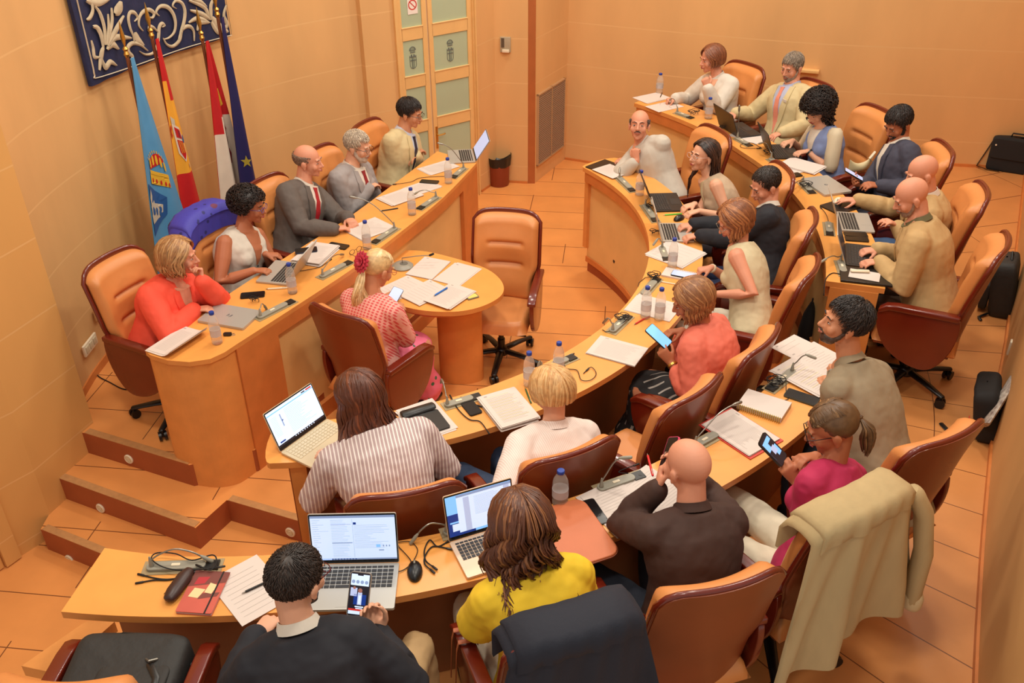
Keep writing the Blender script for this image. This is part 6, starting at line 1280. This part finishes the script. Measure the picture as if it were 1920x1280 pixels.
# wall bits left
def onwall(px, py, A, B, off=.012): p = onplane(px, py, A, B); n = V((-(B[1]-A[1]), B[0]-A[0], 0)).normalized(); n = -n; return p+n*off, math.atan2(B[1]-A[1], B[0]-A[0])
p, y = onwall(163, 646, (-2.95, 5.45), (-2.93, 5.0)); p.x = -2.935
t = thing('wall_socket', 'ivory multi socket plate low on the curved wall behind the dais', 'socket', p, rad(88)); MB().box((0, -.008, 0), (.20, .016, .085)).build('plate', PLAST, t, bevel=.004)
for k in range(3): MB().box((-.058+k*.058, -.018, 0), (.042, .006, .05)).build('outlet', mat('outlet', (206, 192, 160), .4), t, bevel=.004)
t = thing('wall_box', 'small blank beige cover plate above the multi socket', 'cover plate', (-2.93, 5.62, .56), rad(88)); MB().box((0, -.005, 0), (.085, .01, .085)).build('plate', mat('plate_beige', (212, 168, 116), .5), t, bevel=.003)
cable([(145, 684), (170, 690), (186, 706), (205, 716), (228, 728), (244, 729), (252, 720)], FD, 'black lead trailing on the dais floor near the steps', .004, True)
t = thing('wall_switch', 'small ivory box on the right wall by the open black bag', 'switch', (3.17, 4.92, .66), rad(60)); MB().box((0, 0, 0), (.05, .03, .10)).build('box', PLAST, t, bevel=.006)
t = thing('wall_shelf', 'short pale ledge on the back wall behind the man in the beige suit', 'ledge', onplane(1508, 130, (1.78, 9.46), (3.0, 9.0))+V((0, -.04, 0)), math.atan2(-.46, 1.22)); MB().box((0, 0, 0), (.26, .07, .03)).build('ledge', DOORW, t, bevel=.004)
# ---- flags
WL = smoothline([(-2.93, 5.0), (-2.95, 5.45), (-2.9, 5.95), (-2.76, 6.5), (-2.52, 7.05), (-2.22, 7.55), (-1.86, 7.98), (-1.5, 8.3)], 12)
FM = lambda n, c: mat(n, c, .6, bump=.1, bs=30, noise=.05)
F_BLUE, F_RED, F_YEL, F_WHT, F_NAVY, F_GOLD, F_PURP, F_DB, F_SILV = FM('flag_sky', (84, 150, 196)), FM('flag_red', (196, 26, 30)), FM('flag_yellow', (238, 168, 50)), FM('flag_white', (226, 208, 188)), FM('flag_navy', (30, 28, 84)), FM('emblem_gold', (226, 176, 50)), FM('emblem_purple', (140, 40, 48)), FM('emblem_blue', (36, 88, 150)), FM('emblem_silver', (200, 190, 170))
def flag(label, x, y, ztop, mats, mf, w1=.36, zb=.55, folds=3.2, amp=.035, sway=0., gold=BRASS, spear=.17, ph=0.):
    t = thing('flag', label, 'flag', (x, y, FD), 0, 'flags on poles behind the dais')
    t.rotation_euler.z = rad(72)          # local +X runs along the wall away from the steps, -Y faces the hall
    H = ztop-FD; Hb = zb-FD
    MB().tube([(0, 0, 0), (0, 0, H+.02)], .012, 12).build('pole', mat('pole_wood', (120, 62, 30), .35), t)
    MB().lathe([(.15, 0), (.15, .02), (.05, .04), (.03, .08)], 24).build('pole_base', BRASS, t)
    b = MB(); b.lathe([(.012, H+.0), (.020, H+.02), (.012, H+.04), (.02, H+.055), (.010, H+.07)], 14); b.tube([(0, 0, H+.07), (0, 0, H+.07+spear*.35), (0, 0, H+.07+spear)], [(.006, .004), (.022, .006), (.001, .001)], 8); b.build('finial', gold, t)
    def g(U, W, o=0.):
        wd = .035+(w1-.035)*W**1.05; u = U-.5; z = H-(H-Hb)*W-.10*W*(u*.6)
        yv = -.040-amp*W**.6*sin(u*folds*2*pi+ph)-o; return V((u*wd+sway*W*W, yv, z))
    b = MB(); b.grid(lambda U, W: g(U, W, .002), 60, 150, mf=mf, thick=lambda U, W: g(U, W, -.002)); b.build('flag_cloth', mats, t, ang=1.5)
    return t, g
def emb(g0, par, name, quads, mats, off=.007, sh=(0, 0)):
    g = lambda U, W, o=0.: g0(U+sh[0], W+sh[1], o)
    return emb_(g, par, name, quads, mats, off)
def emb_(g, par, name, quads, mats, off=.007):
    """quads: (poly in (u,w), material index, extra offset)"""
    b = MB()
    for poly, m, *e in quads:
        n = len(poly); cu, cw = sum(p[0] for p in poly)/n, sum(p[1] for p in poly)/n; o = off+(e[0] if e else 0); K = 4
        ring0 = [V(g(cu, cw, o))]; 
        pts = []
        for k in range(n):
            (a0, b0), (a1, b1) = poly[k], poly[(k+1) % n]
            for j in range(K): pts.append((a0+(a1-a0)*j/K, b0+(b1-b0)*j/K))
        N = len(pts); vs = [g(cu, cw, o)]
        for r in (.5, 1.): vs += [g(cu+(p[0]-cu)*r, cw+(p[1]-cw)*r, o) for p in pts]
        fs = [(0, 1+k, 1+(k+1) % N) for k in range(N)]+[(1+k, 1+N+k, 1+N+(k+1) % N, 1+(k+1) % N) for k in range(N)]
        b.add(vs, fs, m)
    return b.build(name, mats, par, smooth=False)
circ = lambda cu, cw, ru, rw, n=12, a0=0, a1=360: [(cu+ru*cos(rad(a0+(a1-a0)*k/n)), cw+rw*sin(rad(a0+(a1-a0)*k/n))) for k in range(n)]
# sky blue city flag with crown and aqueduct shield
t, g = flag('sky blue flag with a red and gold crown, nearest the steps', -2.57, 6.27, 2.17, [F_BLUE], None, w1=.62, zb=.35, amp=.02, folds=1.4)
q = [(circ(.62, .50, .24, .055, 14, 180, 360), 0), ([(.36, .515), (.90, .56), (.88, .60), (.34, .555)], 1), ([(.36, .50), (.90, .545), (.90, .56), (.36, .515)], 1, .002)]
for k in range(5): q.append((circ(.42+k*.105, .475+k*.008-.02*sin(k*pi/4), .035, .022, 8), 1 if k % 2 else 2, .003)); q.append((circ(.42+k*.105, .545+k*.010, .022, .010, 8), 0, .004))
for k in range(9): q.append((circ(.36+k*.065, .455-.03*sin(k*pi/8)+k*.003, .014, .007, 8), 1, .001))
emb(g, t, 'crown_emblem', q, [F_RED, F_GOLD, F_GOLD], sh=(-.13, -.075))
q = [([(.08, .545), (.62, .63), (.55, .70), (.10, .76)], 0)]
for k in range(3): q.append(([(.08, .60+k*.035), (.14+.1*k, .57+k*.05), (.18+.1*k, .60+k*.05), (.10, .64+k*.035)], 1, .002)); q.append((circ(.20+.1*k, .665+k*.01, .03, .014, 8), 0, .004))
q.append(([(.09, .62), (.50, .655), (.47, .685), (.09, .70)], 1, .0015)); q.append((circ(.16, .66, .035, .018, 8), 0, .004)); q.append((circ(.30, .668, .035, .014, 8), 0, .004)); q.append((circ(.42, .67, .03, .012, 8), 0, .004))
emb(g, t, 'aqueduct_shield', q, [F_DB, F_SILV], sh=(-.06, -.075))
# Spain
def es(U, W): d = W+.10*(.5-U)*-1.; d = W; return 0 if d < (.17 if U < .5 else .25) or d > .56 else 1
t, g = flag('red and yellow flag with a coat of arms, second from the steps', -2.49, 6.57, 2.22, [F_RED, F_YEL], es, w1=.34, zb=.45, amp=.022, folds=1.2, ph=.5)
q = [([(.30, .53), (.62, .55), (.80, .66), (.62, .70), (.40, .66)], 3), ([(.38, .545), (.60, .56), (.64, .60), (.42, .59)], 0, .003), ([(.42, .60), (.66, .61), (.74, .66), (.60, .69), (.46, .655)], 0, .002), (circ(.72, .60, .06, .02, 8), 2, .004), ([(.12, .545), (.24, .535), (.26, .55), (.16, .575), (.26, .58), (.16, .595), (.10, .57)], 0), ([(.28, .50), (.48, .515), (.46, .54), (.30, .53)], 4, .001)]
for k in range(4): q.append(([(.46+k*.06, .605+k*.004), (.48+k*.06, .605+k*.004), (.53+k*.06, .66), (.51+k*.06, .66)], 1, .004))
q += [([(.50, .56), (.58, .565), (.60, .595), (.52, .59)], 5, .004), (circ(.84, .72, .05, .012, 8), 4)]
emb(g, t, 'coat_of_arms', q, [F_RED, F_YEL, F_DB, F_WHT, F_SILV, F_PURP], sh=(-.02, -.19))
# Castile and Leon
def cl(U, W): return (0 if W < (.34 if U > .4 else .42) else 1) if W < .74 else (1 if U < .30 else 0)
t, g = flag('crimson and white flag with a lion, third from the steps', -2.29, 7.02, 2.09, [F_RED, F_WHT], cl, w1=.50, zb=.40, amp=.04, folds=1.6, ph=2.2)
lion = [(.60, .565), (.66, .545), (.74, .555), (.80, .575), (.74, .60), (.70, .605), (.72, .64), (.66, .66), (.62, .70), (.56, .70), (.58, .66), (.54, .64), (.50, .62), (.56, .60), (.50, .59), (.54, .575)]
emb(g, t, 'lion_emblem', [(lion, 0), ([(.68, .69), (.76, .67), (.80, .70), (.76, .745), (.66, .76), (.60, .74), (.61, .735), (.67, .75), (.74, .735), (.77, .70), (.74, .68), (.69, .70)], 0)], [F_PURP], sh=(0, -.17))
emb(g, t, 'castle_emblem', [([(.66, .34), (.80, .345), (.86, .42), (.74, .43)], 0)], [F_GOLD], sh=(0, -.13))
# European
t, g = flag('dark blue flag with a gold star, farthest from the steps', -2.17, 7.10, 2.24, [F_NAVY], None, w1=.27, zb=.70, amp=.03, folds=1.1, ph=1.)
star = [(.5+.20*(1 if k % 2 == 0 else .4)*sin(2*pi*k/10), .80-.035*(1 if k % 2 == 0 else .4)*cos(2*pi*k/10)) for k in range(10)]
emb(g, t, 'gold_star', [(star, 0)], [FM('star_gold', (170, 150, 50))], sh=(-.1, -.07))
# ---- tapestry
TA, TB = (-2.80, 6.15), (-2.245, 7.53)
tseg = []; acc = 0
near = lambda p: min(range(len(WL)), key=lambda i: (WL[i][0]-p[0])**2+(WL[i][1]-p[1])**2)
i0, i1 = near(TA), near(TB); sub_ = WL[i0:i1+1]
def walls(f, z, off):
    k = max(0, min(1, f))*(len(sub_)-1); i = min(int(k), len(sub_)-2); a, b_ = V(sub_[i]), V(sub_[i+1]); p = a.lerp(b_, k-i); t_ = (b_-a).normalized(); return V((p.x+t_.y*off, p.y-t_.x*off, z))
tap = thing('tapestry', 'dark blue wall tapestry with cream scrollwork above the flags', 'tapestry', walls(.5, 2.0, 0)); TL = tap.location
ZB = (onplane(172, 157, TA, TB).z+onplane(435, 68, TA, TB).z)/2
def tf(X, Y):
    p = onplane(120+X/5.647, Y/5.647, TA, TB); f = ((p.x-TA[0])*(TB[0]-TA[0])+(p.y-TA[1])*(TB[1]-TA[1]))/((TB[0]-TA[0])**2+(TB[1]-TA[1])**2); return f, p.z
MB().grid(lambda U, W: walls(U, ZB+1.25*W, .045+.006*sin(U*38)+.004*sin(U*17+W*6))-TL, 90, 20, thick=lambda U, W: walls(U, ZB+1.25*W, .02)-TL).build('cloth_panel', mat('tapestry_blue', (34, 38, 72), .85, noise=.2, ns=14, bump=.2, bs=50), tap, ang=1.4)
CRM_ = [mat('scroll_cream', (196, 178, 148), .8, noise=.12, ns=20), mat('scroll_pale', (222, 206, 178), .8)]
def ribbon(b, pts, w, m=0, taper=True):
    sp = smoothline([tf(*p) for p in pts], 7); n = len(sp); Lx = math.hypot(TB[0]-TA[0], TB[1]-TA[1]); vs = []
    for i, (f, z) in enumerate(sp):
        a, c = sp[max(0, i-1)], sp[min(n-1, i+1)]; dx, dz = (c[0]-a[0])*Lx, c[1]-a[1]; l = math.hypot(dx, dz) or 1; nx, nz = -dz/l, dx/l
        k = w/5.647/256*1.25*((min(1, (i+.6)/n*3)*min(1, (n-i)/n*2.2))**.6 if taper else 1)
        for s, o in ((-1, .055), (-.35, .064), (.35, .064), (1, .055)): vs.append(walls(f+nx*k*s/Lx, z+nz*k*s, o)-TL)
    b.add(vs, [(i*4+j, i*4+j+1, (i+1)*4+j+1, (i+1)*4+j) for i in range(n-1) for j in range(3)], m)
b = MB()
for pts, w in (([(800, 230), (835, 190), (810, 140), (760, 135), (742, 200), (760, 300), (790, 380), (800, 450)], 16), ([(940, 180), (985, 190), (1000, 140), (950, 105), (890, 130), (855, 190), (850, 270), (890, 330)], 17),
               ([(1050, 170), (1020, 130), (1060, 70), (1130, 75), (1185, 140), (1212, 240), (1200, 340), (1150, 400), (1090, 420)], 18), ([(985, 345), (960, 330), (958, 285), (1000, 295), (1040, 340)], 16), ([(1080, 290), (1105, 270), (1080, 250), (1055, 290), (1050, 370), (1040, 470), (1000, 560), (920, 580), (850, 540)], 18),
               ([(1090, 400), (1130, 470), (1190, 490), (1250, 430), (1270, 330), (1295, 220), (1300, 110), (1270, 30), (1210, 10), (1180, 60), (1215, 90)], 19), ([(1240, 420), (1280, 310), (1340, 275), (1385, 320), (1392, 430)], 17), ([(760, 640), (785, 600), (745, 560), (738, 500), (790, 460), (870, 480), (940, 540)], 20),
               ([(450, 530), (430, 380), (385, 300), (325, 285)], 24), ([(470, 480), (470, 300), (420, 140), (355, 65)], 20), ([(485, 480), (520, 300), (512, 150)], 15), ([(490, 480), (560, 250), (555, 85)], 18), ([(500, 490), (600, 330), (690, 170)], 24), ([(590, 150), (640, 95), (665, 20)], 40), ([(510, 500), (600, 400), (770, 405)], 24), ([(490, 530), (560, 470), (630, 520)], 26),
               ([(450, 500), (420, 600), (390, 750)], 26), ([(395, 610), (335, 605), (322, 510), (298, 430)], 18), ([(420, 620), (470, 715), (530, 660), (600, 695)], 24), ([(250, 215), (300, 190), (335, 110), (310, 0)], 18), ([(250, 10), (400, 35), (540, -10)], 26),
               ([(1540, 200), (1460, 140), (1345, 105)], 20), ([(1530, 190), (1480, 70), (1330, 0)], 20), ([(1520, 220), (1420, 190), (1335, 240)], 20), ([(1530, 230), (1450, 230), (1420, 320)], 24), ([(1550, 200), (1540, 60), (1560, -20)], 20), ([(1550, 170), (1620, 270), (1700, 320)], 36), ([(1600, 330), (1690, 260), (1660, 150), (1675, 40)], 20), ([(1545, 220), (1590, 300), (1620, 350)], 22), ([(1370, -10), (1440, 10), (1500, 60)], 18), ([(810, 340), (840, 420), (900, 480)], 28)): ribbon(b, pts, w)
b.build('scroll_ornament', CRM_, tap, smooth=True, ang=1.4)
b = MB(); ribbon(b, [(135, 0), (215, 340), (300, 700), (320, 800), (360, 828), (800, 700), (1350, 490), (1690, 370), (1742, 345), (1740, 290), (1700, 80), (1680, -20)], 3.2, 1, False); b.build('border_cord', CRM_, tap, smooth=False)
# ------------------------------------------------------------------ camera, light, render look
cam = bpy.data.cameras.new('camera'); co = bpy.data.objects.new('camera', cam); C.objects.link(co)
co.location = (0, 0, HC); cam.sensor_width = 36; cam.lens = FPX/1920*36
co.rotation_mode = 'QUATERNION'
co.rotation_quaternion = (M.Rotation(pi/2-TH, 3, 'X') @ M.Rotation(RO, 3, 'Z')).to_quaternion()
sc = bpy.context.scene; sc.camera = co
cam.dof.use_dof = False
def area(loc, tgt, size, energy, col=(1, .91, .78)):
    l = bpy.data.lights.new('ceiling_light', 'AREA'); l.energy = energy; l.size = size; l.color = col; l.shape = 'DISK'
    o = bpy.data.objects.new('ceiling_light', l); C.objects.link(o); o.location = loc
    d = V(tgt)-V(loc); o.rotation_euler = d.to_track_quat('-Z', 'Y').to_euler()
    return o
for x, y, e in ((-1.8, 3.4, 56), (.9, 3.3, 60), (-.4, 5.8, 52), (2.2, 5.4, 60), (1.2, 8.2, 64), (-1.0, 7.6, 36), (3.6, 7.6, 40), (-.2, 1.2, 45)):
    area((x, y, 5.4), (x, y+.05, 0), .5, e*.8)
w = bpy.data.worlds.new('w'); sc.world = w; w.use_nodes = True
w.node_tree.nodes['Background'].inputs[0].default_value = (1, .92, .82, 1); w.node_tree.nodes['Background'].inputs[1].default_value = .5
sc.view_settings.view_transform = 'Standard'; sc.view_settings.look = 'None'; sc.view_settings.exposure = .17; sc.view_settings.gamma = 1
